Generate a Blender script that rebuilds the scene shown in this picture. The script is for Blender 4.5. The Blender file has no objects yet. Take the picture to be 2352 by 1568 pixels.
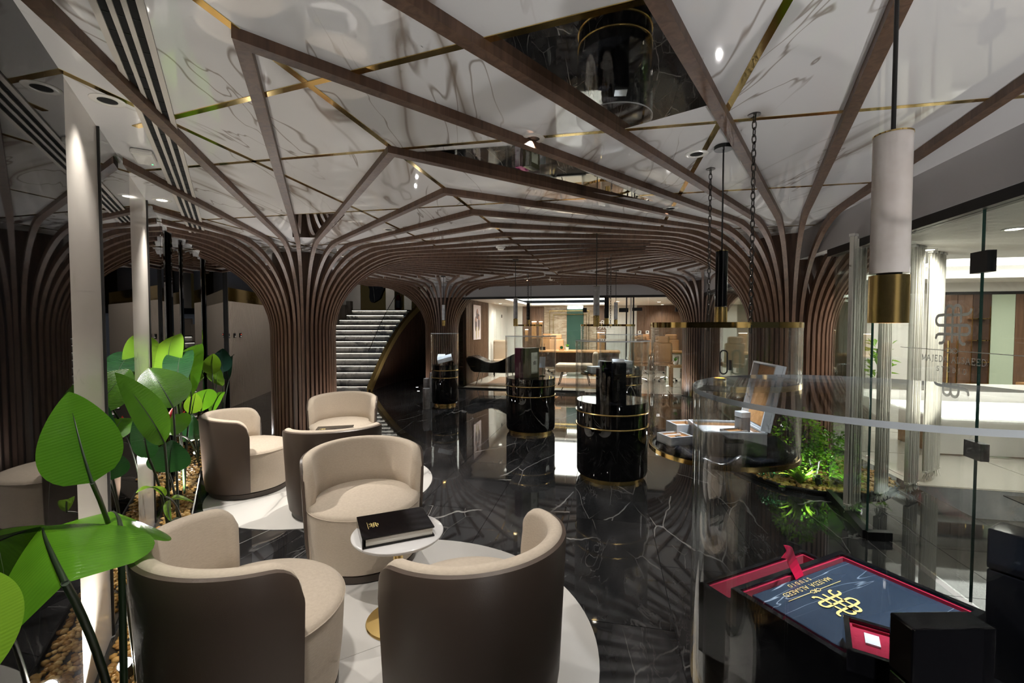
import bpy, bmesh, math, random
from mathutils import Vector, Matrix

random.seed(7)
scene = bpy.context.scene
COL = scene.collection
PI = math.pi

# ------------------------------------------------------------------ camera
EYE = 1.5
FPX = 1050.0
PITCH = math.atan((784 - 747) / FPX)
cam_d = bpy.data.cameras.new('camera')
cam_d.sensor_width = 36.0
cam_d.lens = FPX / 2352 * 36.0
cam_d.clip_start = 0.02
cam = bpy.data.objects.new('camera', cam_d)
COL.objects.link(cam)
cam.location = (0, 0, EYE)
cam.rotation_euler = (PI / 2 - PITCH, 0, 0)
scene.camera = cam

# ------------------------------------------------------------------ world, exposure, light paths
world = bpy.data.worlds.new('world')
scene.world = world
world.use_nodes = True
world.node_tree.nodes['Background'].inputs[0].default_value = (0.55, 0.6, 0.7, 1)
world.node_tree.nodes['Background'].inputs[1].default_value = 0.05
vs = scene.view_settings
vs.view_transform = 'Standard'
vs.look = 'None'
vs.exposure = 0.0
vs.gamma = 1.0
vs.use_curve_mapping = False
cy = scene.cycles
cy.use_denoising = True
cy.max_bounces = 7
cy.diffuse_bounces = 3
cy.glossy_bounces = 4
cy.transmission_bounces = 2
cy.transparent_max_bounces = 20
cy.use_adaptive_sampling = True
cy.adaptive_threshold = 0.13
cy.adaptive_min_samples = 12
cy.caustics_reflective = False
cy.caustics_refractive = False
cy.sample_clamp_indirect = 6.0

K_SPOT = 1.0      # general downlights
K_PEND = 3.2      # pendant lamps
K_UP = 1.0        # garden and planter uplights
K_COVE = 1.0      # office coves
K_FLOOR = 0.72     # in-ground uplights


def spot(name, loc, target, watts, angle=70, blend=0.5, col=(1, .93, .84), r=0.03):
    d = bpy.data.lights.new(name, 'SPOT')
    d.energy = watts
    d.spot_size = math.radians(angle)
    d.spot_blend = blend
    d.color = col
    d.shadow_soft_size = r
    o = bpy.data.objects.new(name, d)
    COL.objects.link(o)
    o.location = loc
    o.rotation_euler = (Vector(target) - Vector(loc)).to_track_quat('-Z', 'Y').to_euler()
    return o


# ------------------------------------------------------------------ geometry helpers
HC = 2.44                              # ceiling height
GA = math.radians(-11.7)               # building grid direction
UH = (math.cos(GA), math.sin(GA))      # along the back partition
VH = (-math.sin(GA), math.cos(GA))     # away from the lounge


def ray(px, py):
    u = (px - 1176) / FPX
    v = (784 - py) / FPX
    return (u, math.cos(PITCH) + v * math.sin(PITCH), v * math.cos(PITCH) - math.sin(PITCH))


def PZ(px, py, z):
    r = ray(px, py)
    k = (z - EYE) / r[2]
    return (r[0] * k, r[1] * k)


def PY(px, py, Y):
    r = ray(px, py)
    k = Y / r[1]
    return (r[0] * k, Y, EYE + r[2] * k)


def clip(poly, a, b, c):
    """keep the part of a convex 2-D polygon where a*x+b*y<=c"""
    out = []
    n = len(poly)
    for i in range(n):
        p, q = poly[i], poly[(i + 1) % n]
        dp = a * p[0] + b * p[1] - c
        dq = a * q[0] + b * q[1] - c
        if dp <= 0:
            out.append(p)
        if dp * dq < 0:
            t = dp / (dp - dq)
            out.append((p[0] + (q[0] - p[0]) * t, p[1] + (q[1] - p[1]) * t))
    return out


class MB:
    """collects shapes and links them as one mesh object"""

    def __init__(s):
        s.v = []
        s.f = []

    def add(s, vs, fs):
        n = len(s.v)
        s.v += [tuple(p) for p in vs]
        s.f += [tuple(i + n for i in f) for f in fs]
        return s

    def box(s, c, d, rz=0, M=None):
        x, y, z = d[0] / 2, d[1] / 2, d[2] / 2
        vs = [(-x, -y, -z), (x, -y, -z), (x, y, -z), (-x, y, -z), (-x, -y, z), (x, -y, z), (x, y, z), (-x, y, z)]
        if M is None:
            co, si = math.cos(rz), math.sin(rz)
            vs = [(a * co - b * si + c[0], a * si + b * co + c[1], e + c[2]) for a, b, e in vs]
        else:
            vs = [tuple(M @ Vector(p) + Vector(c)) for p in vs]
        return s.add(vs, [(0, 3, 2, 1), (4, 5, 6, 7), (0, 1, 5, 4), (1, 2, 6, 5), (2, 3, 7, 6), (3, 0, 4, 7)])

    def prism(s, poly, z0, z1):
        n = len(poly)
        ar = sum(poly[i][0] * poly[(i + 1) % n][1] - poly[(i + 1) % n][0] * poly[i][1] for i in range(n))
        if ar < 0:
            poly = poly[::-1]
        vs = [(p[0], p[1], z0) for p in poly] + [(p[0], p[1], z1) for p in poly]
        fs = [tuple(range(n))[::-1], tuple(range(n, 2 * n))]
        fs += [(i, (i + 1) % n, n + (i + 1) % n, n + i) for i in range(n)]
        return s.add(vs, fs)

    def wallseg(s, p, q, z0, z1, t, side=0):
        """upright slab from p to q, thickness t; side -1/0/1 shifts it to right/centre/left of p->q"""
        dx, dy = q[0] - p[0], q[1] - p[1]
        L = math.hypot(dx, dy)
        nx, ny = -dy / L, dx / L
        a, b = (side - 1) * t / 2, (side + 1) * t / 2
        return s.prism([(p[0] + nx * a, p[1] + ny * a), (q[0] + nx * a, q[1] + ny * a),
                        (q[0] + nx * b, q[1] + ny * b), (p[0] + nx * b, p[1] + ny * b)], z0, z1)

    def lathe(s, prof, n=48, c=(0, 0, 0), closed=False):
        m = len(prof)
        vs = []
        for i in range(n):
            a = 2 * PI * i / n
            vs += [(c[0] + r * math.cos(a), c[1] + r * math.sin(a), c[2] + z) for r, z in prof]
        fs = []
        mm = m if closed else m - 1
        for i in range(n):
            j = (i + 1) % n
            for k in range(mm):
                l = (k + 1) % m
                fs.append((i * m + k, j * m + k, j * m + l, i * m + l))
        if not closed:
            if prof[0][0] > 1e-6:
                fs.append(tuple(i * m for i in range(n))[::-1])
            if prof[-1][0] > 1e-6:
                fs.append(tuple(i * m + m - 1 for i in range(n)))
        return s.add(vs, fs)

    def disc(s, r, z0, z1, n=48, c=(0, 0)):
        return s.lathe([(r, z0), (r, z1)], n, (c[0], c[1], 0))

    def tube(s, path, rad, n=8, closed=False):
        path = [Vector(p) for p in path]
        m = len(path)
        rads = rad if isinstance(rad, (list, tuple)) else [rad] * m
        vs = []
        prev = None
        for i in range(m):
            if closed:
                t = path[(i + 1) % m] - path[i - 1]
            else:
                t = path[min(i + 1, m - 1)] - path[max(i - 1, 0)]
            t.normalize()
            if prev is None:
                ref = Vector((0, 0, 1)) if abs(t.z) < .9 else Vector((1, 0, 0))
                u = t.cross(ref).normalized()
            else:
                u = (prev - t * prev.dot(t)).normalized()
            prev = u
            w = t.cross(u)
            for k in range(n):
                a = 2 * PI * k / n
                vs.append(tuple(path[i] + (u * math.cos(a) + w * math.sin(a)) * rads[i]))
        fs = []
        for i in range(m if closed else m - 1):
            j = (i + 1) % m
            for k in range(n):
                l = (k + 1) % n
                fs.append((i * n + k, i * n + l, j * n + l, j * n + k))
        if not closed:
            fs.append(tuple(range(n))[::-1])
            fs.append(tuple((m - 1) * n + k for k in range(n)))
        return s.add(vs, fs)

    def grid(s, rows):
        nu, nv = len(rows), len(rows[0])
        vs = [p for r in rows for p in r]
        fs = [(i * nv + j, i * nv + j + 1, (i + 1) * nv + j + 1, (i + 1) * nv + j) for i in range(nu - 1) for j in range(nv - 1)]
        return s.add(vs, fs)

    def ribbon(s, pts, w, z=0.0, h=0.001, caps=True):
        """flat stroke in the local xy plane"""
        pts = [Vector((p[0], p[1])) for p in pts]
        m = len(pts)
        L, R = [], []
        for i in range(m):
            t = (pts[min(i + 1, m - 1)] - pts[max(i - 1, 0)]).normalized()
            n = Vector((-t.y, t.x)) * w / 2
            L.append(pts[i] + n)
            R.append(pts[i] - n)
        if caps:
            t0 = (pts[1] - pts[0]).normalized()
            t1 = (pts[-1] - pts[-2]).normalized()
            e0 = [pts[0] - t0 * w * .5 * math.cos(a) + Vector((-t0.y, t0.x)) * w * .5 * math.sin(a) for a in (-.9, 0, .9)]
            e1 = [pts[-1] + t1 * w * .5 * math.cos(a) + Vector((-t1.y, t1.x)) * w * .5 * math.sin(a) for a in (.9, 0, -.9)]
        else:
            e0 = e1 = []
        # body quads
        vs = [(p.x, p.y, z + h) for p in L] + [(p.x, p.y, z + h) for p in R]
        fs = [(m + i, m + i + 1, i + 1, i) for i in range(m - 1)]
        s.add(vs, fs)
        if caps:
            s.add([(p.x, p.y, z + h) for p in [R[0], L[0]] + e0[::-1]], [(0, 1, 2, 3, 4)])
            s.add([(p.x, p.y, z + h) for p in [L[-1], R[-1]] + e1[::-1]], [(0, 1, 2, 3, 4)])
        return s

    def build(s, name, mat, parent=None, smooth=None, M=None, loc=None, rz=None, bev=0):
        me = bpy.data.meshes.new(name)
        me.from_pydata(s.v, [], s.f)
        if M is not None:
            me.transform(M)
        me.update()
        if smooth:
            for p in me.polygons:
                p.use_smooth = True
            me.set_sharp_from_angle(angle=math.radians(smooth))
        o = bpy.data.objects.new(name, me)
        COL.objects.link(o)
        if mat is not None:
            me.materials.append(mat)
        if parent is not None:
            o.parent = parent
        if loc is not None:
            o.location = loc
        if rz is not None:
            o.rotation_euler = (0, 0, rz)
        if bev:
            b = o.modifiers.new('bevel', 'BEVEL')
            b.width = bev
            b.segments = 2
            b.limit_method = 'ANGLE'
        return o


def tag(o, label, cat, group=None, kind=None):
    o['label'] = label
    o['category'] = cat
    if group:
        o['group'] = group
    if kind:
        o['kind'] = kind
    return o


def thing(name, label, cat, loc=(0, 0, 0), rz=0, group=None):
    o = bpy.data.objects.new(name, None)
    o.empty_display_size = .1
    COL.objects.link(o)
    o.location = loc
    o.rotation_euler = (0, 0, rz)
    return tag(o, label, cat, group)


def struct(name, loc=(0, 0, 0), rz=0):
    o = bpy.data.objects.new(name, None)
    COL.objects.link(o)
    o.location = loc
    o.rotation_euler = (0, 0, rz)
    o['kind'] = 'structure'
    return o


def inst(src, name, parent, loc=(0, 0, 0), rz=0, sc=None, rot=None):
    o = bpy.data.objects.new(name, src.data)
    COL.objects.link(o)
    o.parent = parent
    o.location = loc
    o.rotation_euler = rot if rot else (0, 0, rz)
    if sc:
        o.scale = sc
    return o


def copy_tree(o, parent=None):
    c = o.copy()
    COL.objects.link(c)
    c.parent = parent
    for ch in list(o.children):
        copy_tree(ch, c)
    return c


# ------------------------------------------------------------------ materials
def newmat(name):
    m = bpy.data.materials.new(name)
    m.use_nodes = True
    nt = m.node_tree
    for n in list(nt.nodes):
        nt.nodes.remove(n)
    out = nt.nodes.new('ShaderNodeOutputMaterial')
    return m, nt, out


def N(nt, typ, **kw):
    n = nt.nodes.new('ShaderNode' + typ)
    for k, v in kw.items():
        if k.startswith('i_'):
            n.inputs[k[2:].replace('_', ' ')].default_value = v
        else:
            setattr(n, k, v)
    return n


def rgb(c):
    return (c[0], c[1], c[2], 1)


def pbr(name, col, rough=.5, metal=0, spec=.5, coat=0, emit=None, es=0, bump=None, trans=0):
    m, nt, out = newmat(name)
    b = N(nt, 'BsdfPrincipled')
    b.inputs['Base Color'].default_value = rgb(col)
    b.inputs['Roughness'].default_value = rough
    b.inputs['Metallic'].default_value = metal
    b.inputs['Specular IOR Level'].default_value = spec
    b.inputs['Coat Weight'].default_value = coat
    b.inputs['Coat Roughness'].default_value = .03
    if emit:
        b.inputs['Emission Color'].default_value = rgb(emit)
        b.inputs['Emission Strength'].default_value = es
    if bump:
        sc, st, dist = bump
        tc = N(nt, 'TexCoord')
        no = N(nt, 'TexNoise')
        no.inputs['Scale'].default_value = sc
        no.inputs['Detail'].default_value = 3
        nt.links.new(tc.outputs['Object'], no.inputs['Vector'])
        bp = N(nt, 'Bump')
        bp.inputs['Strength'].default_value = st
        bp.inputs['Distance'].default_value = dist
        nt.links.new(no.outputs['Fac'], bp.inputs['Height'])
        nt.links.new(bp.outputs['Normal'], b.inputs['Normal'])
    nt.links.new(b.outputs[0], out.inputs[0])
    return m


def emis(name, col, st):
    m, nt, out = newmat(name)
    e = N(nt, 'Emission')
    e.inputs[0].default_value = rgb(col)
    e.inputs[1].default_value = st
    nt.links.new(e.outputs[0], out.inputs[0])
    return m


def coords(nt, scale=(1, 1, 1), rot=(0, 0, 0), jitter=True, world_space=False):
    tc = N(nt, 'TexCoord')
    v = tc.outputs['Object']
    if world_space:
        g = N(nt, 'NewGeometry')
        v = g.outputs['Position']
    if jitter:
        oi = N(nt, 'ObjectInfo')
        mu = N(nt, 'VectorMath', operation='SCALE')
        cx = N(nt, 'CombineXYZ')
        cx.inputs[0].default_value = 37
        cx.inputs[1].default_value = 61
        cx.inputs[2].default_value = 23
        nt.links.new(cx.outputs[0], mu.inputs[0])
        nt.links.new(oi.outputs['Random'], mu.inputs['Scale'])
        ad = N(nt, 'VectorMath', operation='ADD')
        nt.links.new(v, ad.inputs[0])
        nt.links.new(mu.outputs[0], ad.inputs[1])
        v = ad.outputs[0]
    mp = N(nt, 'Mapping')
    mp.inputs['Scale'].default_value = scale
    mp.inputs['Rotation'].default_value = rot
    nt.links.new(v, mp.inputs['Vector'])
    return mp.outputs[0]


def vein_fac(nt, vec, scale, width, detail=3, dist=.9, power=1.0):
    no = N(nt, 'TexNoise')
    no.inputs['Scale'].default_value = scale
    no.inputs['Detail'].default_value = detail
    no.inputs['Roughness'].default_value = .55
    no.inputs['Distortion'].default_value = dist
    nt.links.new(vec, no.inputs['Vector'])
    su = N(nt, 'Math', operation='SUBTRACT')
    su.inputs[1].default_value = .5
    nt.links.new(no.outputs['Fac'], su.inputs[0])
    ab = N(nt, 'Math', operation='ABSOLUTE')
    nt.links.new(su.outputs[0], ab.inputs[0])
    mr = N(nt, 'MapRange', interpolation_type='SMOOTHSTEP')
    mr.inputs['From Min'].default_value = 0
    mr.inputs['From Max'].default_value = width
    mr.inputs['To Min'].default_value = 1
    mr.inputs['To Max'].default_value = 0
    nt.links.new(ab.outputs[0], mr.inputs['Value'])
    return mr.outputs[0]


def crack_fac(nt, vec, scale, width, wob=.22):
    """thin straight-ish veins: edges of distorted cells"""
    no = N(nt, 'TexNoise')
    no.inputs['Scale'].default_value = scale * 1.7
    no.inputs['Detail'].default_value = 4
    nt.links.new(vec, no.inputs['Vector'])
    sc = N(nt, 'VectorMath', operation='SCALE')
    sc.inputs['Scale'].default_value = wob / scale
    nt.links.new(no.outputs['Color'], sc.inputs[0])
    ad = N(nt, 'VectorMath', operation='ADD')
    nt.links.new(vec, ad.inputs[0])
    nt.links.new(sc.outputs[0], ad.inputs[1])
    vo = N(nt, 'TexVoronoi', feature='DISTANCE_TO_EDGE')
    vo.inputs['Scale'].default_value = scale
    nt.links.new(ad.outputs[0], vo.inputs['Vector'])
    mr = N(nt, 'MapRange', interpolation_type='SMOOTHSTEP')
    mr.inputs['From Min'].default_value = 0
    mr.inputs['From Max'].default_value = width
    mr.inputs['To Min'].default_value = 1
    mr.inputs['To Max'].default_value = 0
    nt.links.new(vo.outputs['Distance'], mr.inputs['Value'])
    return mr.outputs[0]


def mask(nt, vec, scale, lo, hi):
    no = N(nt, 'TexNoise')
    no.inputs['Scale'].default_value = scale
    no.inputs['Detail'].default_value = 3
    nt.links.new(vec, no.inputs['Vector'])
    mr = N(nt, 'MapRange', interpolation_type='SMOOTHSTEP')
    mr.inputs['From Min'].default_value = lo
    mr.inputs['From Max'].default_value = hi
    nt.links.new(no.outputs['Fac'], mr.inputs['Value'])
    return mr.outputs[0]


def mul(nt, a, b):
    m = N(nt, 'Math', operation='MULTIPLY')
    nt.links.new(a, m.inputs[0])
    if hasattr(b, 'links'):
        nt.links.new(b, m.inputs[1])
    else:
        m.inputs[1].default_value = b
    return m.outputs[0]


def mixc(nt, fac, a, b):
    m = N(nt, 'Mix', data_type='RGBA')
    if hasattr(fac, 'links'):
        nt.links.new(fac, m.inputs[0])
    else:
        m.inputs[0].default_value = fac
    for k, x in ((6, a), (7, b)):
        if hasattr(x, 'links'):
            nt.links.new(x, m.inputs[k])
        else:
            m.inputs[k].default_value = rgb(x)
    return m.outputs[2]


def marble(name, base, base2, layers, rough=.04, spec=.5, cloud=1.2, scale=(1, 1, 1), rot=(0, 0, 0), jitter=True, ws=False):
    """layers: (noise scale, vein width, colour, strength, mask scale, mask lo, mask hi)"""
    m, nt, out = newmat(name)
    b = N(nt, 'BsdfPrincipled')
    b.inputs['Roughness'].default_value = rough
    b.inputs['Specular IOR Level'].default_value = spec
    v = coords(nt, scale, rot, jitter, ws)
    c = mixc(nt, mask(nt, v, cloud, .35, .7), base, base2)
    for (sc, w, col, st, ms, lo, hi) in layers:
        fa = mul(nt, vein_fac(nt, v, sc, w) if sc > 0 else crack_fac(nt, v, -sc, w), mask(nt, v, ms, lo, hi))
        c = mixc(nt, mul(nt, fa, st), c, col)
    nt.links.new(c, b.inputs['Base Color'])
    nt.links.new(b.outputs[0], out.inputs[0])
    return m


def woodmat(name, c1, c2, rough=.35, scale=(9, 9, .8), rot=(0, 0, 0), spec=.5):
    m, nt, out = newmat(name)
    b = N(nt, 'BsdfPrincipled')
    b.inputs['Roughness'].default_value = rough
    b.inputs['Specular IOR Level'].default_value = spec
    v = coords(nt, scale, rot)
    no = N(nt, 'TexNoise')
    no.inputs['Scale'].default_value = 3
    no.inputs['Detail'].default_value = 6
    no.inputs['Distortion'].default_value = 1.2
    nt.links.new(v, no.inputs['Vector'])
    mr = N(nt, 'MapRange')
    mr.inputs['From Min'].default_value = .3
    mr.inputs['From Max'].default_value = .7
    nt.links.new(no.outputs['Fac'], mr.inputs['Value'])
    nt.links.new(mixc(nt, mr.outputs[0], c1, c2), b.inputs['Base Color'])
    bp = N(nt, 'Bump')
    bp.inputs['Strength'].default_value = .15
    bp.inputs['Distance'].default_value = .002
    nt.links.new(no.outputs['Fac'], bp.inputs['Height'])
    nt.links.new(bp.outputs['Normal'], b.inputs['Normal'])
    nt.links.new(b.outputs[0], out.inputs[0])
    return m


def fabricmat(name, c1, c2, rough=.85, sc=260):
    m, nt, out = newmat(name)
    b = N(nt, 'BsdfPrincipled')
    b.inputs['Roughness'].default_value = rough
    b.inputs['Specular IOR Level'].default_value = .2
    b.inputs['Sheen Weight'].default_value = .15
    v = coords(nt, (.25, .25, 1), jitter=False)
    no = N(nt, 'TexNoise')
    no.inputs['Scale'].default_value = sc
    no.inputs['Detail'].default_value = 2
    nt.links.new(v, no.inputs['Vector'])
    nt.links.new(mixc(nt, no.outputs['Fac'], c1, c2), b.inputs['Base Color'])
    bp = N(nt, 'Bump')
    bp.inputs['Strength'].default_value = .35
    bp.inputs['Distance'].default_value = .0012
    nt.links.new(no.outputs['Fac'], bp.inputs['Height'])
    nt.links.new(bp.outputs['Normal'], b.inputs['Normal'])
    nt.links.new(b.outputs[0], out.inputs[0])
    return m


def clearmat(name, tint=(.97, .98, .98), ior=1.45, haze=0.0, hcol=(.8, .85, .9)):
    m, nt, out = newmat(name)
    t = N(nt, 'BsdfTransparent')
    t.inputs[0].default_value = rgb(tint)
    g = N(nt, 'BsdfGlossy')
    g.inputs['Roughness'].default_value = .0
    g.inputs['Color'].default_value = (1, 1, 1, 1)
    fr = N(nt, 'Fresnel')
    fr.inputs['IOR'].default_value = ior
    # the Fresnel term must not see the inside of a closed shell as total reflection: same IOR on both faces
    ge = N(nt, 'NewGeometry')
    inv = N(nt, 'Math', operation='DIVIDE')
    inv.inputs[0].default_value = 1.0
    inv.inputs[1].default_value = ior
    mxi = N(nt, 'Mix', data_type='FLOAT')
    mxi.inputs[2].default_value = ior
    nt.links.new(ge.outputs['Backfacing'], mxi.inputs[0])
    nt.links.new(inv.outputs[0], mxi.inputs[3])
    nt.links.new(mxi.outputs[0], fr.inputs['IOR'])
    mx = N(nt, 'MixShader')
    nt.links.new(fr.outputs[0], mx.inputs[0])
    nt.links.new(t.outputs[0], mx.inputs[1])
    nt.links.new(g.outputs[0], mx.inputs[2])
    last = mx.outputs[0]
    if haze > 0:
        d = N(nt, 'BsdfDiffuse')
        d.inputs[0].default_value = rgb(hcol)
        m2 = N(nt, 'MixShader')
        m2.inputs[0].default_value = haze
        nt.links.new(last, m2.inputs[1])
        nt.links.new(d.outputs[0], m2.inputs[2])
        last = m2.outputs[0]
    nt.links.new(last, out.inputs[0])
    return m


def leafmat(name, c1, c2):
    m, nt, out = newmat(name)
    b = N(nt, 'BsdfPrincipled')
    b.inputs['Roughness'].default_value = .27
    b.inputs['Specular IOR Level'].default_value = .5
    v = coords(nt, (1, 1, 1), jitter=True)
    no = N(nt, 'TexNoise')
    no.inputs['Scale'].default_value = 5
    nt.links.new(v, no.inputs['Vector'])
    c = mixc(nt, no.outputs['Fac'], c1, c2)
    nt.links.new(c, b.inputs['Base Color'])
    uv = N(nt, 'UVMap')
    sp = N(nt, 'SeparateXYZ')
    nt.links.new(uv.outputs[0], sp.inputs[0])
    wv = N(nt, 'Math', operation='SINE')
    m1 = N(nt, 'Math', operation='MULTIPLY')
    m1.inputs[1].default_value = 210
    nt.links.new(sp.outputs[0], m1.inputs[0])
    nt.links.new(m1.outputs[0], wv.inputs[0])
    bp = N(nt, 'Bump')
    bp.inputs['Strength'].default_value = .22
    bp.inputs['Distance'].default_value = .002
    nt.links.new(wv.outputs[0], bp.inputs['Height'])
    nt.links.new(bp.outputs['Normal'], b.inputs['Normal'])
    tr = N(nt, 'BsdfTranslucent')
    nt.links.new(mixc(nt, .5, c, (c2[0] * 1.6, c2[1] * 1.5, c2[2] * .6)), tr.inputs[0])
    mx = N(nt, 'MixShader')
    mx.inputs[0].default_value = .35
    nt.links.new(b.outputs[0], mx.inputs[1])
    nt.links.new(tr.outputs[0], mx.inputs[2])
    nt.links.new(mx.outputs[0], out.inputs[0])
    return m


M = {}
M['floor'] = marble('dark grey floor marble', (.016, .0165, .018), (.046, .045, .047),
                    [(-.9, .007, (.40, .39, .38), .8, .9, .44, .58), (-2.3, .012, (.24, .235, .23), .65, 1.3, .46, .62),
                     (7, .03, (.12, .118, .118), .6, 2.2, .45, .7)], rough=.035, spec=.5, cloud=2.5, scale=(1.6, .5, 1), rot=(0, 0, math.radians(-32)))
M['grout'] = pbr('dark grout', (.012, .012, .013), .6)
M['ceil'] = marble('polished white ceiling marble', (.76, .75, .755), (.80, .79, .79),
                   [(.80, .014, (.15, .10, .07), .8, .55, .46, .57), (.80, .060, (.40, .345, .30), .7, .55, .47, .59),
                    (1.7, .012, (.22, .165, .125), .7, .8, .46, .58)], rough=.025, spec=.75, cloud=1.0, scale=(1.5, .45, 1), rot=(0, 0, math.radians(38)))
M['brass'] = pbr('polished brass', (.78, .56, .21), .10, 1)
M['brassd'] = pbr('satin brass', (.80, .58, .23), .27, 1)
M['brass_soft'] = pbr('brushed brass', (.72, .50, .18), .5, .85)
M['brassm'] = pbr('brass mirror sheet', (.55, .38, .13), .06, 1)
M['mirror'] = pbr('smoked mirror', (.62, .60, .57), .015, 1)
M['mirrord'] = pbr('dark mirror', (.30, .295, .29), .012, 1)
M['black_marble'] = marble('black marble with white veins', (.004, .004, .0045), (.008, .008, .009),
                           [(-1.6, .007, (.50, .50, .48), .8, 1.6, .52, .64), (-3.5, .007, (.3, .3, .29), .5, 2.0, .54, .68)], rough=.03, spec=.6, cloud=2, scale=(1.3, 1.3, .5), rot=(.3, .2, 0))
M['black_marble_wall'] = marble('black wall marble', (.004, .004, .0045), (.008, .008, .008),
                                [(-.8, .004, (.5, .5, .48), .9, .8, .46, .58), (-1.9, .004, (.3, .3, .29), .6, 1.0, .5, .62)], rough=.02, spec=.15, cloud=1.5, scale=(1.3, 1.3, .30), rot=(.25, .15, 0))
M['white_marble'] = marble('white marble', (.66, .62, .57), (.72, .68, .63),
                           [(.9, .018, (.40, .36, .32), .5, .7, .5, .68), (2.2, .012, (.45, .42, .38), .4, .9, .52, .7)], rough=.18, spec=.4)
M['rug_marble'] = marble('white floor marble', (.66, .645, .62), (.74, .725, .70),
                         [(-.9, .016, (.24, .23, .22), .8, .9, .40, .54), (-.9, .07, (.50, .49, .47), .55, .9, .40, .56)], rough=.07, spec=.5, scale=(1.5, .5, 1), rot=(0, 0, math.radians(50)))
M['table_marble'] = marble('pale table marble', (.70, .69, .70), (.78, .77, .77), [(3.5, .05, (.5, .5, .51), .5, 2, .45, .7)], rough=.12)
M['lamp_marble'] = marble('cream lamp marble', (.62, .56, .52), (.74, .69, .66), [(6, .018, (.45, .30, .18), .6, 4, .5, .66)], rough=.15, cloud=12)
M['lamp_grey'] = marble('grey lamp marble', (.30, .30, .31), (.42, .42, .43), [(8, .03, (.2, .2, .2), .5, 5, .45, .7)], rough=.2, cloud=14)
M['black_gloss'] = pbr('black lacquer', (.004, .004, .005), .06, 0, .55)
M['black_matt'] = pbr('black metal', (.008, .008, .008), .4)
M['walnut'] = woodmat('dark walnut', (.062, .031, .018), (.135, .072, .043), .5)
M['walnut2'] = woodmat('walnut core', (.040, .019, .011), (.080, .040, .024), .42)
M['walnut_panel'] = woodmat('walnut panel', (.10, .052, .030), (.19, .105, .062), .4)  # paler walnut for the office panels and slats
M['slat'] = woodmat('walnut slat', (.055, .028, .017), (.11, .06, .037), .4)
M['oak'] = woodmat('warm oak', (.34, .165, .062), (.52, .28, .115), .35, (3, 14, 14))
M['fabric'] = fabricmat('beige woven fabric', (.46, .385, .305), (.60, .52, .425))
M['leather'] = pbr('taupe leather', (.088, .064, .050), .42, 0, .4, bump=(420, .25, .001))
M['leather_base'] = pbr('dark taupe base', (.055, .042, .034), .4)
M['acrylic'] = clearmat('clear acrylic', (.965, .972, .972), 1.42)
M['acrylic_edge'] = clearmat('polished acrylic edge', (.62, .68, .72), 1.49, .5, (.85, .9, .95))
M['glass'] = clearmat('partition glass', (.93, .96, .945), 1.40)
M['glass_edge'] = pbr('green glass edge', (.03, .09, .07), .1)
M['frosted'] = pbr('frosted film', (.62, .62, .57), .6)
M['cream_wall'] = pbr('cream ribbed panel', (.42, .355, .295), .55)
M['navy'] = pbr('dark navy wall', (.006, .008, .014), .6)
M['grey_paint'] = pbr('grey bulkhead paint', (.43, .41, .41), .6)
M['white_paint'] = pbr('white paint', (.72, .70, .66), .5)
M['vent_white'] = pbr('white diffuser metal', (.62, .57, .52), .4)
M['black_hole'] = pbr('black void', (.003, .003, .003), .9)
M['office_floor'] = pbr('cream office tile', (.62, .57, .50), .08, bump=None)
M['wood_rug'] = woodmat('wood rug', (.20, .11, .065), (.30, .175, .105), .4, (2, 20, 2))
M['travertine'] = marble('beige striped stone', (.36, .265, .18), (.48, .38, .275),
                         [(2.2, .09, (.66, .56, .44), .7, 2, .3, .6), (4.5, .05, (.24, .16, .10), .6, 2, .35, .65)], rough=.1, cloud=5,
                         scale=(.8, .8, 4.2), rot=(0, math.radians(-36), 0))
M['green_glass'] = pbr('green water glass', (.045, .095, .075), .08, 0, .6, bump=(26, .4, .004))
M['tan'] = pbr('tan leather', (.46, .235, .10), .45)
M['beige_leather'] = pbr('beige suede', (.50, .38, .27), .7)
M['chrome'] = pbr('chrome', (.75, .75, .75), .08, 1)
M['white_lac'] = pbr('white lacquer', (.78, .76, .72), .2)
M['stone_step'] = marble('grey white stair marble', (.52, .50, .48), (.66, .64, .61),
                         [(2.0, .10, (.10, .10, .11), .9, 1.3, .42, .58), (5, .05, (.2, .19, .19), .7, 2, .4, .62)], rough=.12, cloud=3)
M['tread'] = pbr('black stair tread', (.012, .011, .012), .08)
M['led'] = emis('stair led strip', (1, .92, .80), 3.6)
M['cove'] = emis('cove light', (1, .95, .87), 3.0 * K_COVE)
M['lampface'] = emis('lamp face', (1, .95, .88), 30)
M['lamplit'] = emis('small downlight', (1, .93, .82), 12)
M['upl'] = emis('uplight face', (1, .95, .88), 160)
M['red_velvet'] = fabricmat('red velvet', (.30, .004, .028), (.42, .008, .045), .8, 500)
M['red_ribbon'] = pbr('red satin ribbon', (.62, .012, .06), .3)
M['navy_book'] = marble('navy leather cover', (.022, .034, .055), (.032, .048, .075), [(2.2, .006, (.35, .42, .5), .8, 1.2, .45, .6)], rough=.18, scale=(.6, 8, 1))
M['gold'] = pbr('gold foil', (.85, .66, .28), .25, 1)
M['gold_flat'] = pbr('gold print', (.70, .55, .20), .4)
M['silver_box'] = pbr('silver lacquer', (.60, .64, .68), .25)
M['grey_box'] = pbr('grey stone paper', (.20, .19, .185), .45, bump=(60, .3, .002))
M['satin_black'] = pbr('black satin cloth', (.010, .011, .016), .22)
M['white_pad'] = pbr('white pad', (.78, .80, .84), .6)
M['wine'] = pbr('wine leather', (.055, .004, .018), .25)
M['olive'] = pbr('olive leather', (.10, .095, .045), .35)
M['label_white'] = pbr('ivory label', (.58, .60, .50), .5)
M['page'] = pbr('book pages', (.72, .70, .64), .7)
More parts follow.
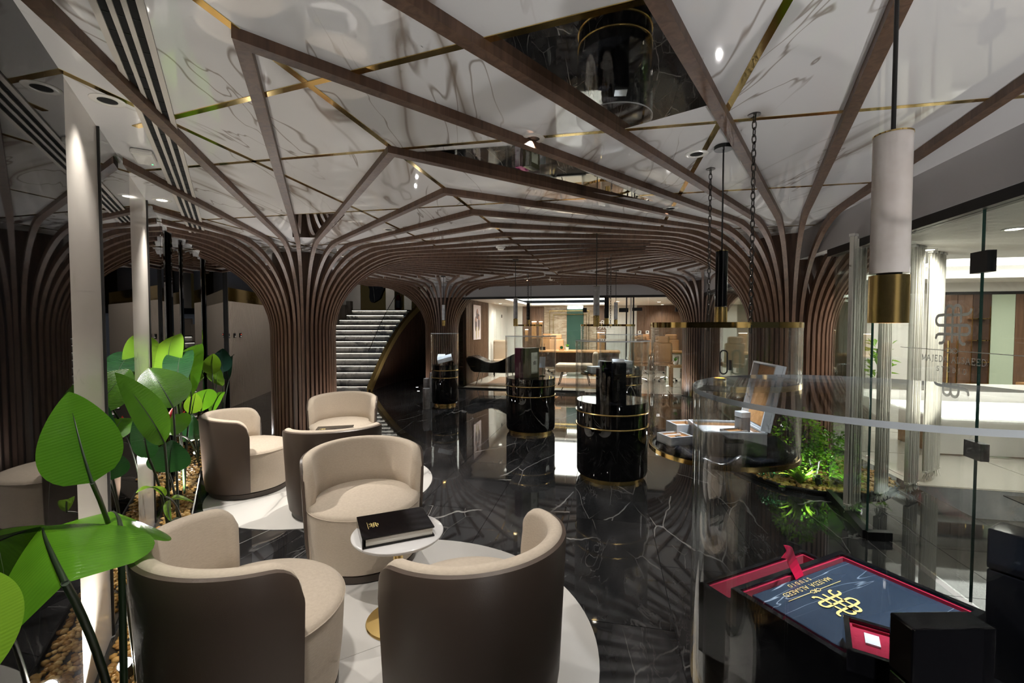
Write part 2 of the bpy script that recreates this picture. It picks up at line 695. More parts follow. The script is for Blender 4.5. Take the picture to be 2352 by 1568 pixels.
def etchmat():
    m, nt, out = newmat('etched white film')
    d = N(nt, 'BsdfDiffuse')
    d.inputs[0].default_value = (.95, .94, .90, 1)
    t = N(nt, 'BsdfTranslucent')
    t.inputs[0].default_value = (.95, .94, .90, 1)
    x = N(nt, 'MixShader')
    x.inputs[0].default_value = .55
    nt.links.new(d.outputs[0], x.inputs[1])
    nt.links.new(t.outputs[0], x.inputs[2])
    nt.links.new(x.outputs[0], out.inputs[0])
    return m


M['etch'] = etchmat()
M['string'] = fabricmat('cream string curtain', (.72, .69, .61), (.80, .77, .69), .9, 120)
M['mint'] = pbr('mint curtain', (.48, .56, .42), .8)
M['red'] = pbr('red enamel', (.45, .012, .012), .3)
M['paper'] = pbr('poster paper', (.62, .52, .52), .5)
M['poster_dark'] = pbr('poster ink', (.12, .08, .08), .6)
M['poster_skin'] = pbr('poster tan', (.42, .23, .17), .6)
M['poster_gold'] = pbr('poster gold', (.50, .40, .15), .6)
M['leaf'] = leafmat('green leaf', (.045, .16, .012), (.10, .27, .018))
M['leaf_dark'] = leafmat('dark green leaf', (.012, .055, .020), (.025, .10, .035))
M['leaf_lime'] = leafmat('lime leaf', (.13, .30, .02), (.22, .42, .04))
M['leaf_blue'] = leafmat('blue green leaf', (.012, .045, .035), (.02, .07, .05))
M['stalk'] = pbr('dark green stalk', (.018, .035, .014), .4)
M['stalk_l'] = pbr('green stalk', (.06, .12, .03), .4)
M['soil'] = pbr('dark soil', (.03, .022, .012), .8)


def pebblemat():
    m, nt, out = newmat('amber pebble')
    b = N(nt, 'BsdfPrincipled')
    b.inputs['Roughness'].default_value = .25
    g = N(nt, 'NewGeometry')
    cr = N(nt, 'ValToRGB')
    e = cr.color_ramp.elements
    e[0].color = (.36, .18, .045, 1)
    e[1].color = (.78, .55, .24, 1)
    e.new(.5).color = (.58, .35, .11, 1)
    oi = N(nt, 'ObjectInfo')
    ad = N(nt, 'Math', operation='ADD')
    fr = N(nt, 'Math', operation='FRACT')
    nt.links.new(g.outputs['Random Per Island'], ad.inputs[0])
    nt.links.new(oi.outputs['Random'], ad.inputs[1])
    nt.links.new(ad.outputs[0], fr.inputs[0])
    nt.links.new(fr.outputs[0], cr.inputs[0])
    nt.links.new(cr.outputs[0], b.inputs['Base Color'])
    nt.links.new(b.outputs[0], out.inputs[0])
    return m


M['pebble'] = pebblemat()

# ------------------------------------------------------------------ room lines
# left wall: P0 + s*WD, room side normal WN
P0 = (-1.674, 1.731)
WD = (-.5255, .8508)
WN = (.8508, .5255)


def WL(s, d=0.0):
    return (P0[0] + WD[0] * s + WN[0] * d, P0[1] + WD[1] * s + WN[1] * d)


WEND = (-3.40, 4.53)          # where the wall bends
POST = (-5.08, 7.99)
_l = math.hypot(POST[0] - WEND[0], POST[1] - WEND[1])
W2D = ((POST[0] - WEND[0]) / _l, (POST[1] - WEND[1]) / _l)
W2N = (W2D[1], -W2D[0])
# right partition line
R0 = (2.80, 4.00)
RD = (.210, .9777)            # away from the camera
RN = (.9777, -.210)           # towards the office on the right


def RL(t, d=0.0):
    return (R0[0] + RD[0] * t + RN[0] * d, R0[1] + RD[1] * t + RN[1] * d)


# back partition line
G0 = (-1.35, 10.85)


def GL(t, d=0.0):
    return (G0[0] + UH[0] * t + VH[0] * d, G0[1] + UH[1] * t + VH[1] * d)


COLS = [(-2.80, 6.15), (3.02, 4.96), (-1.72, 11.25), (4.06, 9.75)]
# edge of the low ceiling towards the stair hall
E0, E1 = (-5.10, 7.7), (-3.40, 10.3)
_l = math.hypot(E1[0] - E0[0], E1[1] - E0[1])
EN = (-(E1[1] - E0[1]) / _l, (E1[0] - E0[0]) / _l)     # towards the stair hall


def room_clip(poly, m=0.0):
    """clip a polygon to the plan of the lounge"""
    poly = clip(poly, -WN[0], -WN[1], -(WN[0] * P0[0] + WN[1] * P0[1]) - m)
    if poly:
        poly = clip(poly, -W2N[0], -W2N[1], -(W2N[0] * WEND[0] + W2N[1] * WEND[1]) - m)
    if poly:
        poly = clip(poly, RN[0], RN[1], RN[0] * R0[0] + RN[1] * R0[1] - m)
    if poly:
        poly = clip(poly, VH[0], VH[1], VH[0] * G0[0] + VH[1] * G0[1] - m)
    if poly:
        poly = clip(poly, EN[0], EN[1], EN[0] * E0[0] + EN[1] * E0[1] - m)
    return poly


def area(p):
    return abs(sum(p[i][0] * p[(i + 1) % len(p)][1] - p[(i + 1) % len(p)][0] * p[i][1] for i in range(len(p)))) / 2


# ------------------------------------------------------------------ floor
floor = MB().prism([(-9, -4), (9.5, -4), (9.5, 19), (-9, 19)], -.12, -.006).build('floor', M['grout'])
floor['kind'] = 'structure'
TU, TV = .62, 1.24
tile = MB().box((0, 0, -.003), (TU - .004, TV - .004, .006)).build('tile', M['floor'], floor)
first = True
ntile = 0
for i in range(-12, 13):
    for j in range(-2, 12):
        u = -.28 + (i + .5) * TU
        v = .45 + (j + .5) * TV + (0 if i % 2 else TV / 2)
        x, y = u * UH[0] + v * VH[0], u * UH[1] + v * VH[1]
        dl = (x - P0[0]) * WN[0] + (y - P0[1]) * WN[1]
        dr = (x - R0[0]) * RN[0] + (y - R0[1]) * RN[1]
        db = (x - G0[0]) * VH[0] + (y - G0[1]) * VH[1]
        if dl < -.4 and y < 7.5:
            continue
        if dr > .9 and y > 4.0:
            continue
        if dr > 3:
            continue
        if db > .3 and x > -2.2:
            continue
        if y > 14 or y < -2 or x < -6.2:
            continue
        if first:
            o = tile
            first = False
        else:
            o = inst(tile, 'tile', floor)
        o.location = (x, y, 0)
        o.rotation_euler = (0, 0, GA)
        ntile += 1

# ------------------------------------------------------------------ ceiling: slab, marble panels, brass strips, mirrors
cslab = room_clip([(-9, -5), (9, -5), (9, 19), (-9, 19)], -.02)
ceiling = MB().prism(cslab, HC, HC + .1).build('ceiling', M['grout'])
ceiling['kind'] = 'structure'
UL = [-9, -7.6, -6.3, -4.9, -3.45, -1.96, .50, 2.03, 3.5, 5.2]
VL = [-5, -2.2, -.6, 2.27, 3.42, 4.75, 6.0, 7.2, 8.4, 9.6, 10.8, 12]


def uv2xy(u, v):
    return (u * UH[0] + v * VH[0], u * UH[1] + v * VH[1])


for i in range(len(UL) - 1):
    for j in range(len(VL) - 1):
        g = .012
        q = [uv2xy(UL[i] + g, VL[j] + g), uv2xy(UL[i + 1] - g, VL[j] + g), uv2xy(UL[i + 1] - g, VL[j + 1] - g), uv2xy(UL[i] + g, VL[j + 1] - g)]
        q = room_clip(q)
        if len(q) > 2 and area(q) > .02:
            MB().prism(q, HC - .012, HC).build('panel', M['ceil'], ceiling)


def strip(a, b, w=.028, z=HC - .0135):
    dx, dy = b[0] - a[0], b[1] - a[1]
    L = math.hypot(dx, dy)
    nx, ny = -dy / L * w / 2, dx / L * w / 2
    q = room_clip([(a[0] - nx, a[1] - ny), (b[0] - nx, b[1] - ny), (b[0] + nx, b[1] + ny), (a[0] + nx, a[1] + ny)])
    if len(q) > 2:
        MB().prism(q, z, HC).build('brass_strip', M['brass'], ceiling)


for u in UL[1:-1]:
    strip(uv2xy(u, -5), uv2xy(u, 12))
for v in VL[1:-1]:
    strip(uv2xy(-9, v), uv2xy(5, v))
strip((-1.76, 2.17), (1.2, 1.02), .03, HC - .015)
strip((-.869 - .2457 * 3, 1.45 - 3), (-.869 + .2457 * 9, 1.45 + 9), .028, HC - .0145)


def mirror_panel(pxs):
    q = room_clip([PZ(x, y, HC) for x, y in pxs])
    MB().prism(q, HC - .0145, HC - .012).build('mirror_panel', M['mirror'], ceiling)


mirror_panel([(1068, 98), (1480, -12), (1632, 232), (1425, 291)])
mirror_panel([(915, 346), (1205, 326), (1500, 458), (1180, 408)])
mirror_panel([(668, 489), (795, 486), (742, 543), (672, 541)])


# ------------------------------------------------------------------ tree columns with radiating ribs
NR = 48
LAB = ['walnut ribbed tree column behind the rear armchairs on the lounge side',
       'walnut ribbed tree column rising beside the little indoor garden',
       'walnut ribbed tree column behind the narrow display case with tilted silver box',
       'walnut ribbed tree column at the far corner by the office glass door']


def rib_mesh(direction, cx, cy, seg_end_l, seg_end_r):
    """rib: vertical slat that bends out under the ceiling and runs on to its end"""
    ca, sa = math.cos(direction), math.sin(direction)
    r0, a, b, z0 = .402, 1.12, .985, 1.405
    T = .05
    pts = [(r0, 0.02, 1, 0), (r0, .7, 1, 0)]
    for k in range(0, 15):
        t = k / 14 * PI / 2
        r = r0 + a * (1 - math.cos(t))
        z = z0 + b * math.sin(t)
        nx, nz = math.cos(t) / a, math.sin(t) / b
        l = math.hypot(nx, nz)
        # outward/lower side normal is (+r, -z) for the concave side
        pts.append((r, z, nx / l, -nz / l))
    vs = []
    endr = min(seg_end_l, seg_end_r)

    def station(r_l, r_r, z, n_r, n_z, w):
        # outer (visible) pair, then inner pair
        for (rr, s) in ((r_l, 1), (r_r, -1)):
            vs.append((ca * rr - sa * s * w / 2, sa * rr + ca * s * w / 2, z))
        for (rr, s) in ((r_r, -1), (r_l, 1)):
            q = rr - n_r * T
            vs.append((ca * q - sa * s * w / 2, sa * q + ca * s * w / 2, min(z - n_z * T, HC - .002)))
    for (r, z, nr, nz) in pts:
        if r > endr - .02:
            break
        w = .031 + .016 * min(1, max(0, (r - r0) / 1.2))
        station(r, r, z, nr, nz, w)
    if endr > r0 + a:
        station(seg_end_l, seg_end_r, z0 + b, 0, -1, .047)
    n = len(vs) // 4
    fs = [(0, 1, 2, 3)[::-1], tuple(4 * (n - 1) + k for k in range(4))]
    for i in range(n - 1):
        for k in range(4):
            l = (k + 1) % 4
            fs.append((4 * i + k, 4 * i + l, 4 * i + 4 + l, 4 * i + 4 + k))
    return vs, fs


def ray_limit(ci, ox, oy, dx, dy, maxr):
    """distance from column ci along d (starting at an offset point) to the edge of its cell"""
    cx, cy = COLS[ci]
    t = maxr
    for k, c in enumerate(COLS):
        if k == ci or {k, ci} == {0, 1}:
            continue
        nx, ny = c[0] - cx, c[1] - cy
        mid = (nx * nx + ny * ny) / 2
        den = dx * nx + dy * ny
        if den > 1e-6:
            t = min(t, (mid - (ox * nx + oy * ny)) / den)
    planes = [(-WN[0], -WN[1], -(WN[0] * P0[0] + WN[1] * P0[1]) - .03), (-W2N[0], -W2N[1], -(W2N[0] * WEND[0] + W2N[1] * WEND[1]) - .03)]
    planes.append((EN[0], EN[1], EN[0] * E0[0] + EN[1] * E0[1] - .05))
    if ci < 2:
        planes.append((VH[0], VH[1], VH[0] * G0[0] + VH[1] * G0[1] - .1))
    if ci < 2:      # line where the ribs of the two front columns meet
        sg = 1 if ci == 0 else -1
        planes.append((sg, -sg * .2457, sg * (-.869 - .2457 * 1.45)))
    for (a, b, c) in planes:
        den = a * dx + b * dy
        if den > 1e-6:
            t = min(t, (c - a * (cx + ox) - b * (cy + oy)) / den)
    return max(t, 0)


APEX = []
for ci, (cx, cy) in enumerate(COLS):
    root = thing('tree_column', LAB[ci], 'column', (cx, cy, 0), 0, 'tree columns holding the ribbed ceiling')
    MB().disc(.365, 0, HC - .001 if ci == 0 else HC - .004, 44).build('core', M['walnut2'], root, smooth=40)
    st7 = 360.0 / NR
    if ci == 0:
        head = [-80.1, -73.1, -67.4, -59.8, -52.1, -44.5, -37.1]
        angs = head + [-37.1 + st7 * k for k in range(1, NR - 5) if -37.1 + st7 * k < 273.5]
    elif ci == 1:
        head = [-108.9, -117.9, -125.6, -132.3]
        head += sorted([math.degrees(math.atan2(y - cy, x - cx)) for x, y in APEX], reverse=True)
        head = [h if h < 0 else h - 360 for h in head]
        angs = list(head)
        last = head[-1] - st7
        while last > head[0] - 360 + st7 * .6:
            angs.append(last)
            last -= st7
    else:
        angs = [math.degrees(GA) + st7 * (k + .5) for k in range(NR)]
    for a in angs:
        a = math.radians(a)
        dx, dy = math.cos(a), math.sin(a)
        maxr = 6.6
        if ci == 1 and dx * RN[0] + dy * RN[1] > .06:
            maxr = 1.25
        if ci >= 2 and dx * VH[0] + dy * VH[1] > .02:
            maxr = .80
        if ci == 3 and dx * RN[0] + dy * RN[1] > .06:
            maxr = .80
        w = .047 / 2
        if ci == 0:
            tc = ray_limit(ci, 0, 0, dx, dy, maxr)
            X = (cx + dx * tc, cy + dy * tc)
            if abs((X[0] + .869) - .2457 * (X[1] - 1.45)) < .01:
                APEX.append(X)
        tl = ray_limit(ci, -dy * w, dx * w, dx, dy, maxr)
        tr = ray_limit(ci, dy * w, -dx * w, dx, dy, maxr)
        if min(tl, tr) < .5:
            continue
        v, f = rib_mesh(a, cx, cy, tl, tr)
        MB().add(v, f).build('rib', M['walnut'], root, smooth=35)

# ------------------------------------------------------------------ left wall: black marble, white marble and mirror panels
wall_left = struct('wall_left')
MB().wallseg(WL(-5.2), WL(4.0), 0, HC, .12, 1).build('backing', M['black_hole'], wall_left)
MB().wallseg(WEND, POST, 0, HC, .1, 1).build('backing', M['black_hole'], wall_left)


def wpanel(s0, s1, name, mat, proud, z0=0.0, z1=HC):
    a, b = WL(s0), WL(s1)
    MB().wallseg(a, b, z0, z1, proud, -1).build(name, M[mat], wall_left)


wpanel(-5.2, -2.2, 'marble_panel', 'black_marble_wall', .006)
wpanel(-2.19, 0, 'marble_panel', 'black_marble_wall', .006)
wpanel(.004, .50, 'white_panel', 'white_marble', .004)
wpanel(.515, 1.275, 'mirror_panel', 'mirrord', .010)
wpanel(.503, .514, 'edge_strip', 'black_matt', .014)
wpanel(1.28, 1.985, 'white_panel', 'white_marble', .004)
wpanel(1.988, 2.00, 'edge_strip', 'black_matt', .014)
wpanel(2.002, 2.46, 'mirror_panel', 'mirrord', .010)
wpanel(2.465, 2.74, 'mirror_panel', 'mirrord', .009)
wpanel(2.745, 3.27, 'mirror_panel', 'mirrord', .010)
segs = [0, .51, 1.04, 2.01, 3.72]
for k in range(4):
    tw = math.radians([2.2, -1.5, 1.8, -1.0][k])
    L = segs[k + 1] - segs[k] - .01
    a = (WEND[0] + W2D[0] * segs[k] + W2N[0] * .03, WEND[1] + W2D[1] * segs[k] + W2N[1] * .03)
    d = (W2D[0] * math.cos(tw) - W2D[1] * math.sin(tw), W2D[0] * math.sin(tw) + W2D[1] * math.cos(tw))
    MB().wallseg(a, (a[0] + d[0] * L, a[1] + d[1] * L), 0, HC, .012, -1).build('mirror_panel', M['mirrord'], wall_left)
MB().box((POST[0] + W2N[0] * .07, POST[1] + W2N[1] * .07, HC / 2), (.075, .075, HC), .45).build('end_post', M['black_matt'], wall_left)

# ------------------------------------------------------------------ stair hall: cream ribbed wall, brass band, navy wall
CW0, CW1 = (-5.11, 8.05), (-5.70, 11.4)
wall_hall = struct('wall_hall')
L = math.hypot(CW1[0] - CW0[0], CW1[1] - CW0[1])
cd = ((CW1[0] - CW0[0]) / L, (CW1[1] - CW0[1]) / L)
cn = (cd[1], -cd[0])
MB().wallseg(CW0, CW1, 0, 1.94, .1, 1).build('cream_backing', M['cream_wall'], wall_hall)
nslat = 84
sl = MB().prism([(-.012, 0), (.012, 0), (.009, .018), (-.009, .018)], 0, 1.94).build('slat', M['cream_wall'], wall_hall)
ang = math.atan2(-cd[0], cd[1])
for k in range(nslat):
    t = (k + .5) * L / nslat
    p = (CW0[0] + cd[0] * t, CW0[1] + cd[1] * t)
    o = sl if k == 0 else inst(sl, 'slat', wall_hall)
    o.location = (p[0], p[1], 0)
    o.rotation_euler = (0, 0, math.atan2(cd[1], cd[0]) + PI)
MB().wallseg(CW0, CW1, 1.942, 2.19, .10, 1).build('brass_band', M['brassm'], wall_hall)
MB().wallseg((CW0[0] - .15, CW0[1]), (CW1[0] - .15, CW1[1]), 2.19, 4.2, .1, 1).build('navy_panel', M['navy'], wall_hall)
# switches on the ribbed wall
for k, px in enumerate((516, 524, 532.5)):
    t = 1.05 + .27 * k
    p = (CW0[0] + cd[0] * (.20 + .26 * k), CW0[1] + cd[1] * (.20 + .26 * k))
    o = MB().box((0, 0, 0), (.07, .02, .085)).build('wall_switch', M['black_gloss'], None, loc=(p[0] + cn[0] * .03, p[1] + cn[1] * .03, 1.31), rz=math.atan2(cd[1], cd[0]), bev=.004)
    tag(o, ['black wall switch nearest the black post on the ribbed wall', 'middle black wall switch of three on the ribbed wall',
            'black wall switch with red light, last of three on ribbed wall'][k], 'switch', 'switches on the ribbed wall')
    if k == 2:
        MB().box((0, -.012, .018), (.008, .004, .008)).build('indicator', emis('red led', (1, .05, .02), 4), o)

# upper landing and hall shell
wall_back_hall = struct('wall_back')
MB().box((-5.2, 16.9, 1.98 + 1.1), (9, .1, 2.2)).build('brass_glass', M['brassm'], wall_back_hall)
for (x0, x1, mt) in ((-6.55, -5.55, 'white_marble'), (-4.62, -4.30, 'white_marble'), (-3.95, -3.68, 'white_marble'), (-3.35, -2.95, 'white_marble')):
    MB().box(((x0 + x1) / 2, 16.8, 3.05), (x1 - x0, .06, 2.1)).build('white_panel', M[mt], wall_back_hall)
blob = []
for k in range(26):
    a = 2 * PI * k / 26
    r = 1 + .16 * math.sin(3 * a + 1) + .09 * math.sin(5 * a)
    blob.append((-4.98 + .30 * r * math.cos(a), .52 * r * math.sin(a)))
MB().prism(blob, 0, .02).build('dark_inlay', M['black_marble'], wall_back_hall, M=Matrix.Translation((0, 16.76, 2.9)) @ Matrix.Rotation(PI / 2, 4, 'X'))
blob2 = [(x * .72 - 1.18 + .0, y * .8 + .55) for x, y in blob]
MB().prism(blob2, 0, .02).build('dark_inlay', M['black_marble'], wall_back_hall, M=Matrix.Translation((-.1, 16.755, 2.7)) @ Matrix.Rotation(PI / 2, 4, 'X'))
landing = MB().box((-5.0, 15.4, 1.88), (7.2, 3.6, .16)).build('floor', M['tread'])
landing['kind'] = 'structure'
hall_ceil = MB().box((-5, 13, 4.25), (9, 10, .1)).build('ceiling', M['navy'])
hall_ceil['kind'] = 'structure'
wh2 = MB().box((-1.75, 14.2, 3.1), (.1, 5.4, 2.4)).build('wall_right', M['navy'])
wh2['kind'] = 'structure'
wh3 = MB().box((-8.6, 14, 2.1), (.1, 6, 4.2)).build('wall_left', M['navy'])
wh3['kind'] = 'structure'

# fire extinguisher on the landing
fx = thing('fire_extinguisher', 'small red fire extinguisher standing at the top of the stairs', 'extinguisher', (-3.66, 14.8, 1.96))
MB().lathe([(.085, 0), (.09, .02), (.09, .42), (.06, .50), (.03, .53)], 20).build('cylinder_body', M['red'], fx, smooth=40)
MB().lathe([(.03, .53), (.03, .58), (.04, .6)], 12).build('valve', M['brassd'], fx, smooth=40)
MB().box((.03, 0, .62), (.13, .03, .03)).build('handle', M['black_matt'], fx)
MB().lathe([(.091, .10), (.0915, .34)], 20).build('paper_label', M['white_pad'], fx, smooth=40)
MB().tube([(.03, 0, .6), (.10, 0, .55), (.12, 0, .3), (.115, 0, .12)], .012, 6).build('hose', M['black_matt'], fx, smooth=60)

# staircase
st = thing('staircase', 'black and grey marble staircase with glowing strips under each step', 'stairs', (0, 10.34, 0))
RIS, TRD = .139, .212
xr = [-3.27, -3.27, -3.27, -3.265, -3.26, -3.255, -3.245, -3.235, -3.22, -3.19, -3.15, -3.10, -3.05, -3.0, -2.95]
xl = [-5.38] * 9 + [-5.25, -5.05, -4.78, -4.66, -4.58, -4.50]
for k in range(14):
    y0 = k * TRD
    a, b = xl[k], xr[k]
    MB().box(((a + b) / 2, y0 + .02, k * RIS + RIS / 2 - .012), (b - a, .03, RIS - .035)).build('riser', M['stone_step'], st)
    MB().box(((a + b) / 2, y0 + TRD / 2 - .015, (k + 1) * RIS - .0125), (b - a, TRD + .05, .025)).build('tread', M['tread'], st)
    MB().box(((a + b) / 2, y0 - .012, (k + 1) * RIS - .029), (b - a - .02, .014, .006)).build('led_strip', M['led'], st)
# cream side wall, stepped
sw = struct('wall_stair')
for k in range(9, 14):
    MB().box((xl[k] - .10, 10.34 + k * TRD + TRD * .5, (k + 2) * RIS * .5 + .06), (.12, TRD, (k + 2) * RIS + .1)).build('cream_panel', M['cream_wall'], sw)
    MB().box((xl[k] - .30, 10.34 + k * TRD, (k + 2) * RIS * .5), (.30, .05, (k + 2) * RIS)).build('cream_panel', M['cream_wall'], sw)

# curved slatted wall carrying the stair, with brass stringer and glass
stw = thing('curved_stair_wall', 'curved dark slatted wall under the stairs with brass stringer', 'wall', (0, 0, 0))


def stair_curve(t):
    # t 0..1 from foot to head
    x = -3.25 + .10 * t + .62 * t ** 2.6
    y = 10.30 + 3.4 * t
    z = max(.0, min(2.16, -.02 + 2.36 * t - .30 * max(0, t - .55) ** 1.4))
    return x, y, z


n = 64
slm = None
for k in range(n):
    t0, t1 = k / n, (k + .62) / n
    x0, y0, z0 = stair_curve(t0)
    x1, y1, z1 = stair_curve(t1)
    MB().wallseg((x0, y0), (x1, y1), 0, max(.05, z0 - .02), .05, -1).build('slat', M['walnut2'], stw)
back = []
rows = []
for k in range(25):
    x, y, z = stair_curve(k / 24)
    rows.append([(x - .02, y, 0), (x - .02, y, max(.05, z))])
MB().grid(rows).build('backing', M['black_hole'], stw)
# brass stringer: thick band following the curve
vs, fs = [], []
m = 40
for k in range(m + 1):
    x, y, z = stair_curve(k / m)
    zt = z + .13
    zb = max(0, z - .05)
    for (dx, zz) in ((-.03, zb), (.06, zb), (.06, zt), (-.03, zt)):
        vs.append((x + dx, y, zz))
for k in range(m):
    for j in range(4):
        l = (j + 1) % 4
        fs.append((4 * k + j, 4 * k + l, 4 * k + 4 + l, 4 * k + 4 + j))
fs += [(0, 1, 2, 3), (4 * m + 3, 4 * m + 2, 4 * m + 1, 4 * m)]
MB().add(vs, fs).build('stringer', M['brass_soft'], stw, smooth=40)
rows = []
for k in range(25):
    x, y, z = stair_curve(k / 24)
    rows.append([(x + .01, y, max(0, z)), (x + .01, y, z + .92 + .25 * (k / 24))])
MB().grid(rows).build('glass_balustrade', M['glass'], stw)
rail = []
for k in range(25):
    x, y, z = stair_curve(k / 24)
    rail.append((x + .01, y, z + .92 + .25 * (k / 24)))
MB().tube(rail, .008, 6).build('glass_edge_rail', M['chrome'], stw)

# ------------------------------------------------------------------ back partition and bulkhead
ZH = 2.13
wall_far = struct('wall_far')
MB().wallseg(GL(-.6), GL(5.6), ZH + .03, HC, .12).build('bulkhead', M['grey_paint'], wall_far)
win1 = struct('window_1')
MB().wallseg(GL(-.1), GL(5.5), ZH - .02, ZH + .03, .08).build('header_rail', M['black_matt'], win1)
MB().wallseg(GL(.05), GL(3.05), 0, .03, .05).build('base_rail', M['black_matt'], win1)
cuts = [.05, 1.45, 2.62, 3.35, 4.40, 5.3]
for k in range(5):
    MB().wallseg(GL(cuts[k] + .006), GL(cuts[k + 1] - .006), .03, ZH - .02, .012).build('glass_pane', M['glass'], win1)


def gl_px(px):
    """parameter t on the back partition seen at image column px"""
    k = (px - 1176) / FPX
    return (k * G0[1] - G0[0]) / (UH[0] - k * UH[1])


for (px, py, w, h) in ((1343, 712, .09, .10), (1432, 712, .20, .09), (1463, 710, .21, .07), (1556, 710, .10, .10)):
    t = gl_px(px)
    p = GL(t)
    z = PY(px, py, p[1])[2]
    MB().box((p[0], p[1], z), (w, .05, h), GA).build('patch_fitting', M['black_matt'], win1)
for px in (1437, 1447, 1453):
    t = gl_px(px)
    MB().wallseg(GL(t), GL(t + .03), .03, ZH - .02, .03).build('glass_edge', M['white_lac'] if px == 1447 else M['black_matt'], win1)

# ------------------------------------------------------------------ far office (behind the back partition)
office = struct('floor')
MB().prism([GL(0, .03), GL(8.5, .03), GL(8.5, 6.4), GL(-1.0, 6.4)], -.05, -.002).build('office_tile_bed', M['office_floor'], office)
ot = MB().box((0, 0, 0), (1.18, 1.18, .004)).build('tile', M['office_floor'], office)
k0 = 0
for i in range(7):
    for j in range(5):
        p = GL(.7 + i * 1.2, .65 + j * 1.2)
        o = ot if k0 == 0 else inst(ot, 'tile', office)
        o.location = (p[0], p[1], .001)
        o.rotation_euler = (0, 0, GA)
        k0 += 1
ZO = 2.16
oc = struct('ceiling')
MB().prism([GL(-.4, .08), GL(9, .08), GL(9, .75), GL(-.4, .75)], ZO, ZO + .06).build('plaster', M['white_paint'], oc)
MB().prism([GL(-.4, .75), GL(1.0, .75), GL(1.0, 4.4), GL(-.4, 4.4)], ZO, ZO + .06).build('plaster', M['white_paint'], oc)
MB().prism([GL(3.55, .75), GL(9, .75), GL(9, 4.4), GL(3.55, 4.4)], ZO, ZO + .06).build('plaster', M['white_paint'], oc)
MB().prism([GL(-.4, 4.4), GL(9, 4.4), GL(9, 6.4), GL(-.4, 6.4)], ZO, ZO + .06).build('plaster', M['white_paint'], oc)
MB().prism([GL(.8, .6), GL(3.8, .6), GL(3.8, 4.6), GL(.8, 4.6)], ZO + .16, ZO + .18).build('cove_light', M['cove'], oc)
# slatted wall with poster
ws = struct('wall_slatted')
MB().wallseg(GL(.05, .62), GL(.05, 2.75), 0, ZO, .06, 1).build('backing', M['walnut2'], ws)
s0 = MB().box((0, 0, ZO / 2), (.035, .03, ZO)).build('slat', M['walnut_panel'], ws)
for k in range(31):
    p = GL(.07, .65 + k * .07)
    o = s0 if k == 0 else inst(s0, 'slat', ws)
    o.location = (p[0], p[1], 0)
    o.rotation_euler = (0, 0, GA + PI / 2)
MB().wallseg(GL(-.62, 1.45), GL(.0, 1.45), 0, ZO, .05, 1).build('stone_panel', M['travertine'], ws)
pa, pb = GL(.105, 1.15), GL(.105, 1.85)
poster = thing('poster', 'tall portrait poster on the slatted walnut wall', 'poster', (pa[0], pa[1], 1.18), math.atan2(pb[1] - pa[1], pb[0] - pa[0]))
MB().box((.35, 0, .40), (.70, .02, .92)).build('paper_sheet', M['paper'], poster)
for (x, z, w, h, mt) in ((.35, .62, .22, .26, 'poster_dark'), (.35, .70, .12, .14, 'poster_skin'), (.22, .36, .20, .40, 'poster_dark'), (.22, .47, .11, .12, 'poster_skin'),
                         (.50, .40, .20, .46, 'poster_dark'), (.50, .52, .11, .12, 'poster_skin'), (.26, .12, .06, .34, 'poster_gold'), (.44, .14, .05, .30, 'poster_gold')):
    e = [(x + w / 2 * math.cos(2 * PI * i / 16), z + h / 2 * math.sin(2 * PI * i / 16)) for i in range(16)]
    d = {'poster_dark': .011, 'poster_gold': .0125}.get(mt, .014)
    MB().prism(e, 0, .002).build('printed_shape', M[mt], poster, M=Matrix.Translation((0, -d, 0)) @ Matrix.Rotation(PI / 2, 4, 'X'))
# white cabinets and frosted door on the left rear
wc = struct('wall_cabinet')
MB().wallseg(GL(.10, 2.78), GL(.10, 5.4), 0, ZO, .06, 1).build('white_panel', M['white_paint'], wc)
MB().wallseg(GL(0.14, 3.55), GL(0.14, 4.25), .02, 2.0, .03, 1).build('frosted_door', M['frosted'], wc)
MB().wallseg(GL(0.15, 3.40), GL(0.15, 3.46), .02, 2.05, .05, 1).build('door_jamb', M['white_lac'], wc)
MB().wallseg(GL(0.15, 4.28), GL(0.15, 4.34), 1.75, 1.85, .06, 1).build('hinge', M['black_matt'], wc)
BD = 5.3     # depth of the rear wall


def bl_px(px, d=BD):
    k = (px - 1176) / FPX
    o = GL(0, d)
    return (k * o[1] - o[0]) / (UH[0] - k * UH[1])


wb = struct('wall_office')


def bpanel(px0, px1, name, mat, z0=0, z1=ZO, d=BD, th=.06):
    return MB().wallseg(GL(bl_px(px0, d), d), GL(bl_px(px1, d), d), z0, z1, th, 1).build(name, M[mat], wb)


bpanel(1130, 1157, 'white_panel', 'white_paint')
bpanel(1157.5, 1200, 'white_panel', 'white_paint')
bpanel(1200.5, 1213, 'wood_panel', 'walnut_panel')
bpanel(1213.5, 1249, 'wood_panel', 'walnut_panel')
bpanel(1249.5, 1302, 'stone_panel', 'travertine', th=.08)
bpanel(1302, 1340, 'glass_water_panel', 'green_glass', d=BD - .06, th=.05)
bpanel(1340, 1370, 'stone_panel', 'travertine', th=.08)
bpanel(1370.5, 1392, 'wood_panel', 'walnut_panel')
bpanel(1392.5, 1438, 'white_panel', 'white_paint')
bpanel(1438.5, 1462, 'white_panel', 'white_paint')
bpanel(1462.5, 1520, 'wood_panel', 'walnut_panel')
bpanel(1520.5, 1600, 'wood_panel', 'walnut_panel')
bpanel(1600.5, 1700, 'white_panel', 'white_paint')
bpanel(1303, 1339, 'panel_light', 'lamplit', ZO - .10, ZO - .02, BD - .10, .03)
